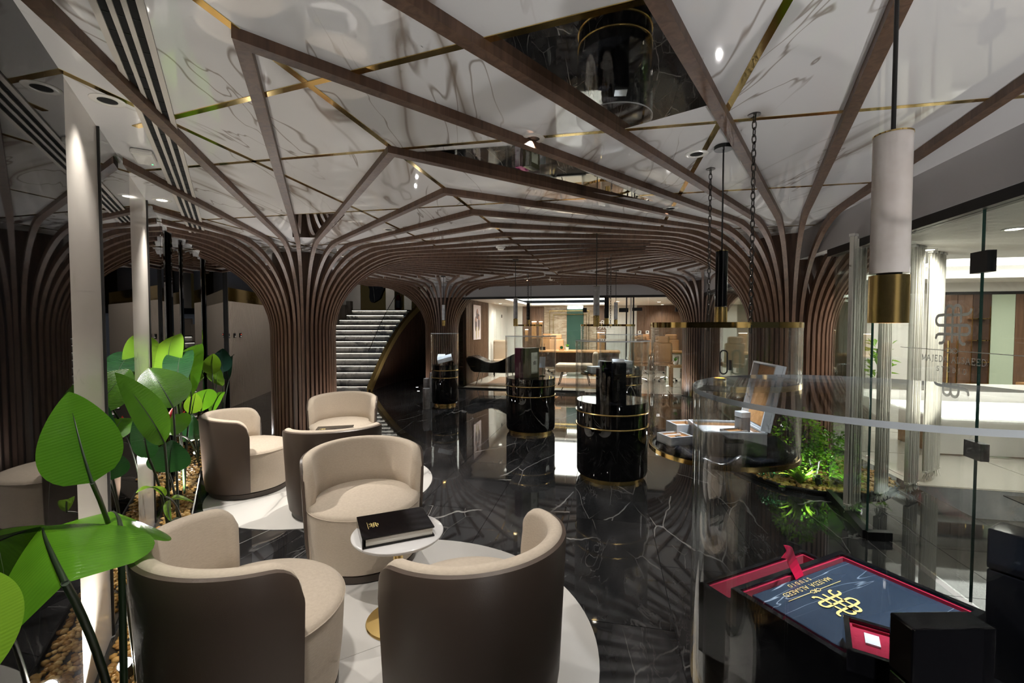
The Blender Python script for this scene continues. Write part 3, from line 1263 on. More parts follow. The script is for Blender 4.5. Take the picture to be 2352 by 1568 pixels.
# lit shelf niches
for (a, b, z0, z1) in ((1221, 1232, 1.05, 1.62), (1238, 1246, 1.05, 1.62), (1372, 1389, .55, 1.25), (1206, 1213, .95, 1.35)):
    bpanel(a, b, 'shelf_niche', 'oak', z0, z1, BD - .04, .03)
    bpanel(a, b, 'niche_light', 'lamplit', z1, z1 + .012, BD - .06, .02)
# brass outline frames on the stone
for (a, b, zt) in ((1262, 1352, 1.98), (1270, 1346, 1.86)):
    bpanel(a, a + 1.2, 'brass_line', 'brass', .6, zt, BD - .12, .02)
    bpanel(b, b + 1.2, 'brass_line', 'brass', .6, zt, BD - .12, .02)
    bpanel(a, b + 1.2, 'brass_line', 'brass', zt, zt + .02, BD - .12, .02)
# switch plates
for (px, lb) in ((1469, 'white thermostat plate nearest the white panel on walnut office wall'), (1487, 'white control plate further along the walnut office wall')):
    p = GL(bl_px(px, BD - .04), BD - .04)
    o = MB().box((0, 0, 0), (.11, .02, .11)).build('wall_switch', M['white_lac'], None, loc=(p[0], p[1], 1.27), rz=GA, bev=.005)
    MB().box((0, -.012, .015), (.05, .006, .04)).build('display', M['black_gloss'], o)
    tag(o, lb, 'switch', 'control plates on the office wall')
# office downlights
for k, (px, py, lb) in enumerate(((1149, 697, 'tiny lit downlight in office ceiling above the poster wall'), (1418, 692, 'tiny lit office downlight above the white panel'),
                                  (1514, 693, 'tiny lit office downlight above the walnut wall, nearer one'), (1521, 699, 'tiny lit office downlight above walnut wall, farther one'))):
    p = PZ(px, py, ZO)
    o = thing('downlight', lb, 'downlight', (p[0], p[1], ZO), 0, 'downlights in the far office')
    MB().lathe([(.05, -.006), (.07, -.006), (.07, 0), (.05, 0)], 20, closed=True).build('trim_ring', M['white_lac'], o)
    MB().disc(.05, -.004, -.001, 20).build('lens', M['lamplit'], o)
    spot('office_downlight', (p[0], p[1], ZO - .02), (p[0] + .2, p[1] + .3, 0), 22 if k == 0 else 60, 130, .8, (1, .94, .86), .04)

# logo strokes -----------------------------------------------------------
def arc(cx, cy, r, a0, a1, n=8):
    return [(cx + r * math.cos(math.radians(a0 + (a1 - a0) * i / n)), cy + r * math.sin(math.radians(a0 + (a1 - a0) * i / n))) for i in range(n + 1)]


def monogram(mb, ox, oy, s, w=.075, z=0, lw=None):
    """interlaced monogram about 1 unit tall, centred at ox, oy"""
    S = []
    S.append([(-.42, -.49), (-.33, -.48), (-.27, -.43), (-.25, -.33), (-.25, .27)] + arc(-.12, .31, .13, 180, 0)[0:] + [(0.01, .20)])
    S.append([(.01, .25)] + arc(.14, .31, .13, 180, 0) + [(.27, .05)])
    S.append([(.24, -.06), (.24, -.34), (.27, -.44), (.35, -.49), (.41, -.48)])
    S.append([(0, .14), (0, -.44)])
    S.append([(-.18, .21), (.20, .21)])
    S.append([(.34, .21), (.48, .22), (.56, .26), (.58, .32)])
    S.append([(-.30, .22), (-.44, .21)] + arc(-.45, .085, .125, 90, 270) + [(-.30, -.04), (-.07, -.04)])
    S.append([(.07, -.04), (.44, -.04)] + arc(.45, -.15, .11, 90, -90) + [(.32, -.26)])
    S.append([(-.20, -.26), (-.07, -.26)])
    S.append([(.07, -.26), (.17, -.26)])
    S.append([(-.30, -.26), (-.46, -.26), (-.54, -.30), (-.56, -.36)])
    for p in S:
        mb.ribbon([(ox + x * s, oy + y * s) for x, y in p], w * s, z)


GLY = {
    'M': (1.1, [[(.1, 0), (.1, 1)], [(.1, 1), (.55, .05)], [(.55, .05), (1, 1)], [(1, 1), (1, 0)], [(0, 0), (.22, 0)], [(.86, 0), (1.12, 0)]]),
    'A': (1.0, [[(.05, 0), (.48, 1)], [(.48, 1), (.95, 0)], [(.22, .36), (.75, .36)], [(-.05, 0), (.18, 0)], [(.8, 0), (1.05, 0)]]),
    'J': (.6, [[(.4, 1), (.4, .1), (.3, -.12), (.12, -.14)], [(.22, 1), (.58, 1)]]),
    'E': (.8, [[(.12, 0), (.12, 1)], [(.02, 1), (.72, 1), (.72, .82)], [(.02, 0), (.76, 0), (.76, .2)], [(.12, .52), (.52, .52)]]),
    'D': (.95, [[(.12, 0), (.12, 1)], [(.02, 1), (.45, 1), (.72, .88), (.86, .65), (.88, .4), (.76, .15), (.5, 0), (.02, 0)]]),
    'L': (.75, [[(.12, 1), (.12, 0)], [(0, 1), (.26, 1)], [(.02, 0), (.7, 0), (.7, .22)]]),
    'S': (.7, [[(.62, .82), (.5, .98), (.28, 1), (.1, .86), (.1, .68), (.3, .54), (.5, .44), (.63, .28), (.58, .08), (.36, -.01), (.12, .05), (.04, .2)]]),
    'T': (.85, [[(.42, 0), (.42, 1)], [(.05, .85), (.05, 1), (.8, 1), (.8, .85)], [(.3, 0), (.55, 0)]]),
    'U': (.95, [[(.12, 1), (.12, .3), (.25, .06), (.47, 0), (.7, .06), (.82, .3), (.82, 1)], [(0, 1), (.25, 1)], [(.7, 1), (.95, 1)]]),
    'I': (.4, [[(.2, 0), (.2, 1)], [(.08, 0), (.32, 0)], [(.08, 1), (.32, 1)]]),
    'O': (1.0, [[(.5, 1), (.22, .92), (.06, .62), (.08, .3), (.28, .05), (.5, 0), (.74, .06), (.92, .34), (.92, .66), (.76, .93), (.5, 1)]]),
    ' ': (.45, []),
}


def write(mb, txt, cx, y, h, w, gap=.22, z=0):
    tot = sum(GLY[c][0] + gap for c in txt) - gap
    x = cx - tot * h / 2
    for c in txt:
        for p in GLY[c][1]:
            mb.ribbon([(x + a * h, y + b * h) for a, b in p], w * h, z, caps=False)
        x += (GLY[c][0] + gap) * h


def full_logo(mb, s, rule=1.2):
    """monogram, rule with knot, two lines of lettering; s = monogram height"""
    monogram(mb, 0, 0, s)
    y = -.66 * s
    mb.ribbon([(-rule * s, y), (-.22 * s, y)], .018 * s)
    mb.ribbon([(.22 * s, y), (rule * s, y)], .018 * s)
    for sx in (-1, 1):
        mb.ribbon([(sx * .22 * s, y), (sx * .14 * s, y + .06 * s), (0, y), (-sx * .14 * s, y - .06 * s), (-sx * .22 * s, y)], .022 * s)
    mb.ribbon([(-.07 * s, y + .07 * s), (0, y + .03 * s), (.07 * s, y + .07 * s)], .02 * s)
    mb.ribbon([(-.07 * s, y - .07 * s), (0, y - .03 * s), (.07 * s, y - .07 * s)], .02 * s)
    write(mb, 'MAJEDA ALSAEED', 0, -.95 * s, .145 * s, .14)
    write(mb, 'STUDIO', 0, -1.19 * s, .115 * s, .17, .75)


mb = MB()
full_logo(mb, .20)
t = gl_px(1386)
p = GL(t, -.012)
mb.build('etched_logo', M['etch'], win1, M=Matrix.Translation((p[0], p[1], 1.52)) @ Matrix.Rotation(GA, 4, 'Z') @ Matrix.Rotation(PI / 2, 4, 'X'))

# office furniture -------------------------------------------------------
def desk(name, label, c, rz, w, d, mats, group=None):
    r = thing(name, label, 'desk', c, rz, group)
    MB().box((0, 0, .74), (w, d, .04)).build('desk_top', M[mats[0]], r, bev=.004)
    MB().box((0, 0, .712), (w - .01, d - .01, .014)).build('brass_edge', M['brass'], r)
    for s in (-1, 1):
        MB().box((s * (w / 2 - .2), 0, .35), (.34, d - .1, .70)).build('pedestal_leg', M[mats[1]], r)
    MB().box((0, d / 2 - .08, .45), (w - .7, .03, .45)).build('modesty_panel', M[mats[1]], r)
    return r


p = GL(2.6, 3.3)
desk('office_desk', 'brown executive desk in front of the striped stone wall', (p[0], p[1], 0), GA, 2.6, .85, ('oak', 'walnut2'))
p = GL(6.3, 3.6)
desk('office_desk', 'long brown desk before the walnut wall, seen through display cases', (p[0], p[1], 0), GA, 2.2, .75, ('oak', 'white_lac'))


def office_chair(label, loc, rz, mat='tan', base='chrome', group='tan leather office chairs'):
    r = thing('office_chair', label, 'chair', loc, rz, group)
    MB().box((0, 0, .48), (.50, .50, .10)).build('seat', M[mat], r, bev=.04)
    Mx = Matrix.Rotation(math.radians(-9), 3, 'X')
    MB().box((0, .27, .80), (.48, .10, .52), M=Mx).build('backrest', M[mat], r, bev=.04)
    MB().box((0, .33, 1.13), (.36, .10, .18), M=Mx).build('headrest', M[mat], r, bev=.04)
    for s in (-1, 1):
        MB().tube([(s * .27, -.15, .45), (s * .29, -.17, .66), (s * .29, .2, .66), (s * .27, .24, .5)], .018, 8).build('armrest', M[base], r, smooth=60)
    MB().lathe([(.025, .10), (.025, .43)], 10).build('stem', M[base], r, smooth=60)
    for k in range(5):
        a = 2 * PI * k / 5
        MB().tube([(0, 0, .12), (.28 * math.cos(a), .28 * math.sin(a), .06)], .018, 6).build('foot', M[base], r)
        MB().lathe([(.026, 0.002), (.03, .02), (.026, .045)], 8, (.29 * math.cos(a), .29 * math.sin(a), 0)).build('caster', M['black_matt'], r)
    return r


def at_gl(px, d):
    return GL(bl_px(px, d), d)


p = at_gl(1282, 4.1)
office_chair('high-backed tan leather chair behind the brown desk near the green panel', (p[0], p[1], 0), GA + .3)
p = at_gl(1243, 4.5)
office_chair('tan leather chair behind the brown desk seen through the case with books', (p[0], p[1], 0), GA - .5)
p = at_gl(1480, 4.4)
office_chair('tan leather chair behind the long desk, beside the control plates', (p[0], p[1], 0), GA)
p = at_gl(1545, 4.4)
office_chair('tan leather chair behind the long desk, beside the ribbed column', (p[0], p[1], 0), GA)
p = at_gl(1466, 2.3)
office_chair('tan office chair with chrome base in front of long desk, nearer the column case', (p[0], p[1], 0), GA + PI)
p = at_gl(1530, 2.45)
office_chair('tan office chair with chrome base in front of long desk, by the side table', (p[0], p[1], 0), GA + PI - .4)

# beige visitor lounge seats
def bench(label, loc, rz):
    r = thing('lounge_bench', label, 'bench', loc, rz)
    MB().box((0, 0, .44), (.95, .60, .20)).build('seat', M['beige_leather'], r, bev=.07)
    MB().box((.52, .0, .60), (.14, .56, .46)).build('backrest', M['beige_leather'], r, bev=.06)
    for s in (-1, 1):
        MB().tube([(s * .30, -.2, .35), (s * .38, -.24, .02), (s * .38, .24, .02), (s * .30, .2, .35)], .012, 6).build('leg', M['black_matt'], r)
    return r


p = at_gl(1320, 1.25)
bench('beige suede lounge chair with black wire legs in front of the desk', (p[0], p[1], 0), GA)
p = at_gl(1150, 2.9)
r = thing('side_chair', 'buttoned beige dining chair behind the black chaise', 'chair', (p[0], p[1], 0), GA + .3)
MB().box((0, .2, .75), (.42, .10, .62)).build('backrest', M['beige_leather'], r, bev=.05)
MB().box((0, 0, .44), (.46, .44, .10)).build('seat', M['beige_leather'], r, bev=.04)
for sx in (-1, 1):
    for sy in (-1, 1):
        MB().tube([(sx * .18, sy * .17, .40), (sx * .2, sy * .2, 0)], .014, 6).build('leg', M['black_matt'], r)
p = GL(-.27, .95)
r = thing('side_chair', 'cream upholstered chair standing close to the slatted wall behind the glass', 'chair', (p[0], p[1], 0), GA + .9)
MB().box((0, .2, .66), (.42, .10, .60)).build('backrest', M['beige_leather'], r, bev=.05)
MB().box((0, 0, .40), (.46, .44, .12)).build('seat', M['beige_leather'], r, bev=.04)
for sx in (-1, 1):
    for sy in (-1, 1):
        MB().tube([(sx * .18, sy * .17, .36), (sx * .2, sy * .2, 0)], .014, 6).build('leg', M['black_matt'], r)

# black chaise longue behind the glass
p = PZ(1120, 884, 0)
ch = thing('chaise_longue', 'glossy black wave-shaped chaise longue behind the office glass', 'chaise', (p[0] + .05, p[1] + .15, 0), GA)
top = [(-.56, .66), (-.50, .715), (-.38, .72), (-.22, .66), (-.05, .585), (.10, .56), (.28, .59), (.46, .68), (.66, .78), (.86, .84)]
bot = [(.90, .80), (.86, .34), (.40, .32), (0, .325), (-.34, .33), (-.42, .38), (-.52, .56)]
poly = top + bot
MB().prism(poly, -.28, .28).build('shell', M['black_gloss'], ch, smooth=50, M=Matrix.Rotation(PI / 2, 4, 'X'), bev=.02)
for (x, y) in ((-.2, -.2), (-.2, .2), (.62, -.2), (.62, .2)):
    MB().tube([(x, y, .36), (x - .10 if x < 0 else x + .08, y * 1.15, 0.004)], .013, 8).build('leg', M['chrome'], ch, smooth=60)
MB().prism([(x, z - .004) for x, z in top[1:-1]] + [(x, z - .05) for x, z in top[1:-1][::-1]], -.25, .25).build('pad', M['satin_black'], ch, M=Matrix.Translation((0, 0, .012)) @ Matrix.Rotation(PI / 2, 4, 'X'))

# rugs
for (a, d, w, h, lb) in ((2.2, 1.55, 3.4, 1.9, 'brown plank rug edged with brass under the beige lounge chair'),):
    p = GL(a, d)
    o = thing('plank_rug', lb, 'rug', (p[0], p[1], .003), GA)
    for k in range(9):
        MB().box((0, -h / 2 + (k + .5) * h / 9, .006), (w, h / 9 - .006, .008)).build('plank', M['wood_rug'], o)
    for s in (-1, 1):
        MB().box((0, s * (h / 2 + .01), .006), (w + .04, .02, .012)).build('brass_edge', M['brass'], o)
# side table with tiny plant, desk plant, desk things
p = at_gl(1562, 1.45)
r = thing('side_table', 'small wooden side table by the glass door', 'table', (p[0], p[1], 0), GA)
MB().box((0, 0, .50), (.5, .45, .05)).build('table_top', M['oak'], r, bev=.01)
for sx in (-1, 1):
    for sy in (-1, 1):
        MB().box((sx * .2, sy * .17, .24), (.05, .05, .47)).build('leg', M['oak'], r)


def small_plant(label, loc, h=.12):
    r = thing('potted_plant', label, 'plant', loc)
    MB().lathe([(.035, 0), (.05, .09), (.045, .09)], 12).build('pot', M['white_lac'], r, smooth=40)
    mb = MB()
    for k in range(16):
        a = k * 2.4
        l = .05 + .02 * (k % 3)
        c = Vector((0, 0, .085))
        tip = c + Vector((l * math.cos(a), l * math.sin(a), h * (.5 + .03 * k)))
        sd = Vector((-math.sin(a), math.cos(a), 0)) * .012
        mid = (c + tip) / 2 + Vector((0, 0, .02))
        mb.add([c, mid + sd, tip, mid - sd], [(0, 1, 2, 3)])
    o = mb.build('foliage', M['leaf'], r)
    o['kind'] = 'stuff'
    return r


small_plant('tiny green plant in a white pot on the brown executive desk', (GL(bl_px(1303, 3.2), 3.2)[0], GL(bl_px(1303, 3.2), 3.2)[1], .762))
small_plant('tiny green plant in a white pot on the small wooden side table', (p[0] - .1, p[1], .527))
p = at_gl(1290, 3.15)
r = thing('desk_clock', 'small tan desk clock with dark dial on the executive desk', 'clock', (p[0], p[1], .762), GA)
MB().prism([(-.07, 0), (.07, 0), (.07, .09), (.04, .14), (-.04, .14), (-.07, .09)], -.02, .02).build('body', M['tan'], r, M=Matrix.Rotation(PI / 2, 4, 'X'))
MB().disc(.045, 0, .004, 20).build('dial', M['leaf_dark'], r, M=Matrix.Translation((0, -.021, .085)) @ Matrix.Rotation(PI / 2, 4, 'X'))
p = at_gl(1247, 3.2)
r = thing('pen_holder', 'black pen box with pens on the executive desk', 'pen holder', (p[0], p[1], .762), GA)
MB().box((0, 0, .05), (.16, .1, .10)).build('box_body', M['black_gloss'], r)
for k in range(3):
    MB().tube([(-.04 + .04 * k, 0, .09), (-.05 + .05 * k, 0, .19)], .005, 6).build('pen', M['chrome'], r)

# ------------------------------------------------------------------ right partition: bulkhead, header, glass, doors
wall_right = struct('wall_right')
MB().wallseg(RL(-7.0), RL(5.9), ZH + .03, HC, .10).build('bulkhead', M['grey_paint'], wall_right)
win2 = struct('window_2')
MB().wallseg(RL(-6.0), RL(0.02), ZH - .03, ZH + .03, .09).build('header_rail', M['black_matt'], win2)
MB().wallseg(RL(1.3), RL(5.7), ZH - .03, ZH + .03, .09).build('header_rail', M['black_matt'], win2)
# fixed panes
MB().wallseg(RL(-1.62), RL(-.05), .02, ZH - .03, .012).build('glass_pane', M['glass'], win2)
MB().wallseg(RL(-5.5), RL(-1.64), .02, ZH - .03, .012).build('glass_pane', M['glass'], win2)
MB().wallseg(RL(1.4), RL(2.88), .02, ZH - .03, .012).build('glass_pane', M['glass'], win2)
MB().wallseg(RL(4.0), RL(5.4), .02, ZH - .03, .012).build('glass_pane', M['glass'], win2)
MB().wallseg(RL(-1.641), RL(-1.637), .02, ZH - .03, .013).build('glass_edge', M['glass_edge'], win2)
for (t, z, h) in ((-1.64, 1.83, .11), (-1.64, .84, .09)):
    q = RL(t)
    MB().box((q[0], q[1], z), (.04, .115, h), math.atan2(RD[1], RD[0]) - PI / 2).build('patch_fitting', M['black_matt'], win2)
mb = MB()
full_logo(mb, .232, 2.0)
q = RL(-1.455, -.010)
mb.build('etched_logo', M['etch'], win2, M=Matrix.Translation((q[0], q[1], 1.51)) @ Matrix.Rotation(math.atan2(-RD[1], -RD[0]), 4, 'Z') @ Matrix.Rotation(PI / 2, 4, 'X'))
# open leaf with black bottom rail beside the garden
door1 = struct('door_1')
DA, DB = (2.79, 3.97), (2.495, 3.165)
MB().wallseg(DA, DB, .06, ZH - .05, .012).build('glass_leaf', M['glass'], door1)
MB().wallseg(DA, DB, .0, .06, .05).build('bottom_rail', M['black_matt'], door1)
MB().box((DB[0] + .07, DB[1] - .01, .03), (.16, .05, .06), -.1).build('floor_pivot', M['black_matt'], door1)
MB().box((DB[0], DB[1], ZH / 2), (.010, .010, ZH - .1), .3).build('leaf_edge', M['glass_edge'], door1)
# door in the far stretch with its loop handle
door2 = struct('door_2')
MB().wallseg(RL(2.9), RL(3.98), .02, ZH - .04, .012).build('glass_leaf', M['glass'], door2)
hq = RL(3.45, -.05)
hp = []
for k in range(28):
    a = 2 * PI * k / 28
    hp.append((math.cos(a) * .055, .135 * (1 if math.sin(a) > 0 else -1) + math.sin(a) * .055))
hx = [(hq[0] + UH[0] * x - .05, hq[1] + UH[1] * x, .905 + z) for x, z in hp]
MB().tube(hx, .012, 8, closed=True).build('loop_handle', M['black_matt'], door2, smooth=60)
MB().box((RL(3.45)[0], RL(3.45)[1], .86), (.04, .07, .16), math.atan2(RD[1], RD[0]) - PI / 2).build('lock', M['black_matt'], door2)

# right office shell
ro_floor = struct('floor')
MB().prism([RL(.45, .95), RL(.35, 7.5), RL(9.5, 7.5), RL(9.5, .12), RL(1.4, .12)], -.05, -.002).build('office_tile_bed', M['office_floor'], ro_floor)
rt = MB().box((0, 0, 0), (1.18, 1.18, .004)).build('tile', M['office_floor'], ro_floor)
k0 = 0
for i in range(5):
    for j in range(4):
        q = RL(1.05 + j * 1.2, 1.55 + i * 1.2)
        o = rt if k0 == 0 else inst(rt, 'tile', ro_floor)
        o.location = (q[0], q[1], .001)
        o.rotation_euler = (0, 0, GA)
        k0 += 1
roc = struct('ceiling')
ZR = 2.20


def rq(t0, t1, d0, d1):
    return [RL(t0, d0), RL(t0, d1), RL(t1, d1), RL(t1, d0)]


MB().prism(rq(-5, 1.2, .05, 7.5), ZR, ZR + .05).build('plaster', M['white_paint'], roc)
MB().prism(rq(1.2, 3.6, .05, 1.6), ZR, ZR + .05).build('plaster', M['white_paint'], roc)
MB().prism(rq(1.2, 3.6, 5.2, 7.5), ZR, ZR + .05).build('plaster', M['white_paint'], roc)
MB().prism(rq(3.6, 9.5, .05, 7.5), ZR, ZR + .05).build('plaster', M['white_paint'], roc)
MB().prism(rq(1.1, 3.8, 1.4, 5.4), ZR + .18, ZR + .2).build('cove_light', M['cove'], roc)
MB().wallseg(RL(3.6, 1.6), RL(3.6, 5.2), ZR, ZR + .18, .02).build('cove_upstand', M['white_paint'], roc)
MB().wallseg(RL(1.2, 1.6), RL(1.2, 5.2), ZR, ZR + .18, .02).build('cove_upstand', M['white_paint'], roc)
wr2 = struct('wall_rear')
RB = 4.4     # rear wall of the right office at t = RB


def rl_px(px, t=RB):
    o = RL(t, 0)
    k = (px - 1176) / FPX
    return (k * o[1] - o[0]) / (RN[0] - k * RN[1])


def rpanel(px0, px1, name, mat, z0, z1, t=RB, th=.06):
    return MB().wallseg(RL(t, rl_px(px0, t)), RL(t, rl_px(px1, t)), z0, z1, th, 1).build(name, M[mat], wr2)


rpanel(1990, 2060, 'white_panel', 'white_paint', 0, ZR)
rpanel(2060, 2166, 'white_panel', 'white_paint', 0, ZR)
rpanel(2166, 2197, 'wardrobe_panel', 'walnut_panel', 0, 2.0)
rpanel(2198, 2232, 'wardrobe_panel', 'walnut_panel', 0, 2.0)
rpanel(2233, 2275, 'bookcase_back', 'walnut2', 0, 2.0)
rpanel(2276, 2330, 'mint_curtain', 'mint', 0, 2.0)
rpanel(2331, 2420, 'wood_jamb', 'walnut_panel', 0, 2.0)
rpanel(2420, 2700, 'white_panel', 'white_paint', 0, ZR)
rpanel(2160, 2420, 'head_rail', 'black_matt', 2.0, 2.05)
rpanel(2160, 2420, 'white_panel', 'white_paint', 2.05, ZR)
for px in (2180, 2200):
    rpanel(px, px + 2.2, 'brass_pull', 'brass', .5, 1.25, RB - .1, .03)
for z in (.55, .9, 1.25, 1.6):
    rpanel(2233, 2275, 'brass_shelf', 'brass', z, z + .015, RB - .12, .10)
for px in (2233, 2254, 2274):
    rpanel(px, px + 1, 'brass_upright', 'brass', .0, 1.8, RB - .16, .02)
wr3 = struct('wall_side')
MB().wallseg(RL(-5, 7.4), RL(9.5, 7.4), 0, ZR, .1).build('white_panel', M['white_paint'], wr3)
MB().wallseg(RL(7.2, .2), RL(7.2, 7.4), 0, ZR, .1).build('white_panel', M['mint'], wr3)
MB().wallseg(RL(3.2, .9), RL(3.2, .92), 0, ZR, .5).build('white_panel', M['mint'], wr3)
# reception desk
p = RL(2.0, 2.9)
r = thing('reception_desk', 'white curved-edge desk with wooden return in the studio office', 'desk', (p[0], p[1], 0), GA)
MB().box((0, 0, .73), (2.4, .8, .06)).build('desk_top', M['white_lac'], r, bev=.02)
MB().box((-.1, -.3, .36), (2.0, .06, .68)).build('front_panel', M['white_lac'], r)
MB().box((.9, .6, .70), (.5, .9, .05)).build('desk_return', M['oak'], r)
MB().box((1.05, .1, .35), (.08, .6, .7)).build('desk_leg', M['oak'], r)
MB().box((-1.05, .1, .35), (.08, .6, .7)).build('desk_leg', M['oak'], r)
p = RL(2.3, 4.95)
r = thing('office_chair', 'black mesh swivel chair at the white reception desk', 'chair', (p[0], p[1], 0), GA + .5)
MB().box((0, 0, .47), (.48, .46, .08)).build('seat', M['black_matt'], r, bev=.03)
MB().box((0, .24, .78), (.46, .06, .5)).build('backrest', M['black_matt'], r, bev=.03)
MB().lathe([(.03, .1), (.03, .44)], 10).build('stem', M['black_matt'], r)
for k in range(5):
    a = 2 * PI * k / 5
    MB().tube([(0, 0, .12), (.28 * math.cos(a), .28 * math.sin(a), .03)], .018, 6).build('foot', M['black_matt'], r)
p = RL(2.0, 3.75)
o = tag(MB().box((0, 0, .03), (.34, .24, .06)).build('document_box', M['navy_book'], None, loc=(p[0], p[1], .76), rz=GA, bev=.004), 'flat dark blue box lying on the white reception desk', 'box')
p = RL(3.4, 2.05)
r = thing('potted_plant', 'leafy bright green plant seen through the studio glass', 'plant', (p[0], p[1], 0))
MB().lathe([(.14, 0), (.19, .5), (.17, .5)], 20).build('pot', M['white_lac'], r, smooth=40)
mb = MB()
rnd = random.Random(3)
for k in range(90):
    a = rnd.uniform(0, 2 * PI)
    el = rnd.uniform(.1, 1.4)
    c = Vector((0, 0, .9 + rnd.uniform(-.35, .35))) + Vector((math.cos(a), math.sin(a), 0)) * rnd.uniform(.02, .16)
    d = Vector((math.cos(a) * math.cos(el), math.sin(a) * math.cos(el), math.sin(el) - .3))
    sd = Vector((-math.sin(a), math.cos(a), 0)) * .03
    tip = c + d * .17
    mid = (c + tip) / 2 + Vector((0, 0, .02))
    mb.add([c, mid + sd, tip, mid - sd], [(0, 1, 2, 3)])
o = mb.build('foliage', M['leaf_lime'], r)
o['kind'] = 'stuff'
MB().tube([(0, 0, .45), (0.02, 0, .8), (0, 0, 1.15)], .015, 6).build('trunk', M['stalk'], r)

# string curtains
cur = [(1957, 1178, .20, 'cream string curtain nearest the garden, seen through the green glass edge', 590),
       (2024, 1150, .17, 'narrow cream string curtain with fringed hem behind the brass pendant', 620),
       (2093, 1128, .20, 'smooth cream string curtain standing between two fringed ones', 620),
       (2138, 1098, .32, 'wide cream string curtain with fringed hem beside the etched logo', 620)]
for (px, py, w, lb, ty) in cur:
    q = PZ(px, py, 0.02)
    r = thing('string_curtain', lb, 'curtain', (q[0], q[1], 0), math.radians(30), 'string curtains in the studio office')
    vs = []
    nst = 26
    mb = MB()
    for k in range(nst):
        x = -w / 2 + w * (k + .5) / nst
        yy = .018 * math.sin(k * 1.9)
        mb.box((x, yy, (ZR + .10) / 2), (w / nst * .96, .014, ZR - .10))
    o = mb.build('strings', M['string'], r)
    o['kind'] = 'stuff'
    mb = MB()
    for k in range(nst):
        x = -w / 2 + w * (k + .5) / nst
        mb.tube([(x, 0, .10), (x + .006 * math.sin(k * 2.3), .02 * math.sin(k * 1.7), .02 + .02 * abs(math.sin(k)))], .0022, 4)
    o = mb.build('fringe', M['string'], r)
    o['kind'] = 'stuff'
    MB().box((0, 0, .105), (w + .01, .035, .016)).build('hem', M['string'], r)
    MB().box((0, 0, ZR - .012), (w + .03, .04, .02)).build('rail', M['white_lac'], r)

# ------------------------------------------------------------------ walls behind the camera
wn = MB().wallseg((-.2, -2.0), (2.2, -2.4), 0, HC, .1).build('wall_near', M['white_marble'])
wn['kind'] = 'structure'


# ------------------------------------------------------------------ round marble inlays in the lounge floor
INL = [((-.62, 2.13), 1.02, 'front round white marble inlay under the front armchairs and pedestal table'),
       ((-1.75, 4.28), .98, 'rear round white marble inlay under the rear armchairs near the ribbed column')]
for (c, r, lb) in INL:
    o = thing('round_floor_inlay', lb, 'floor inlay', (c[0], c[1], .0), 0, 'round marble inlays in the lounge floor')
    n = 96
    circ = [(r * math.cos(2 * PI * k / n), r * math.sin(2 * PI * k / n)) for k in range(n)]
    g = .0012
    off = (.12, .03)
    for sa in (-1, 1):
        for sb in (-1, 1):
            q = clip(circ, sa * WN[0], sa * WN[1], sa * (WN[0] * off[0] + WN[1] * off[1]) - g)
            q = clip(q, sb * WD[0], sb * WD[1], sb * (WD[0] * off[0] + WD[1] * off[1]) - g)
            MB().prism(q, .0005, .004).build('tile', M['rug_marble'], o)

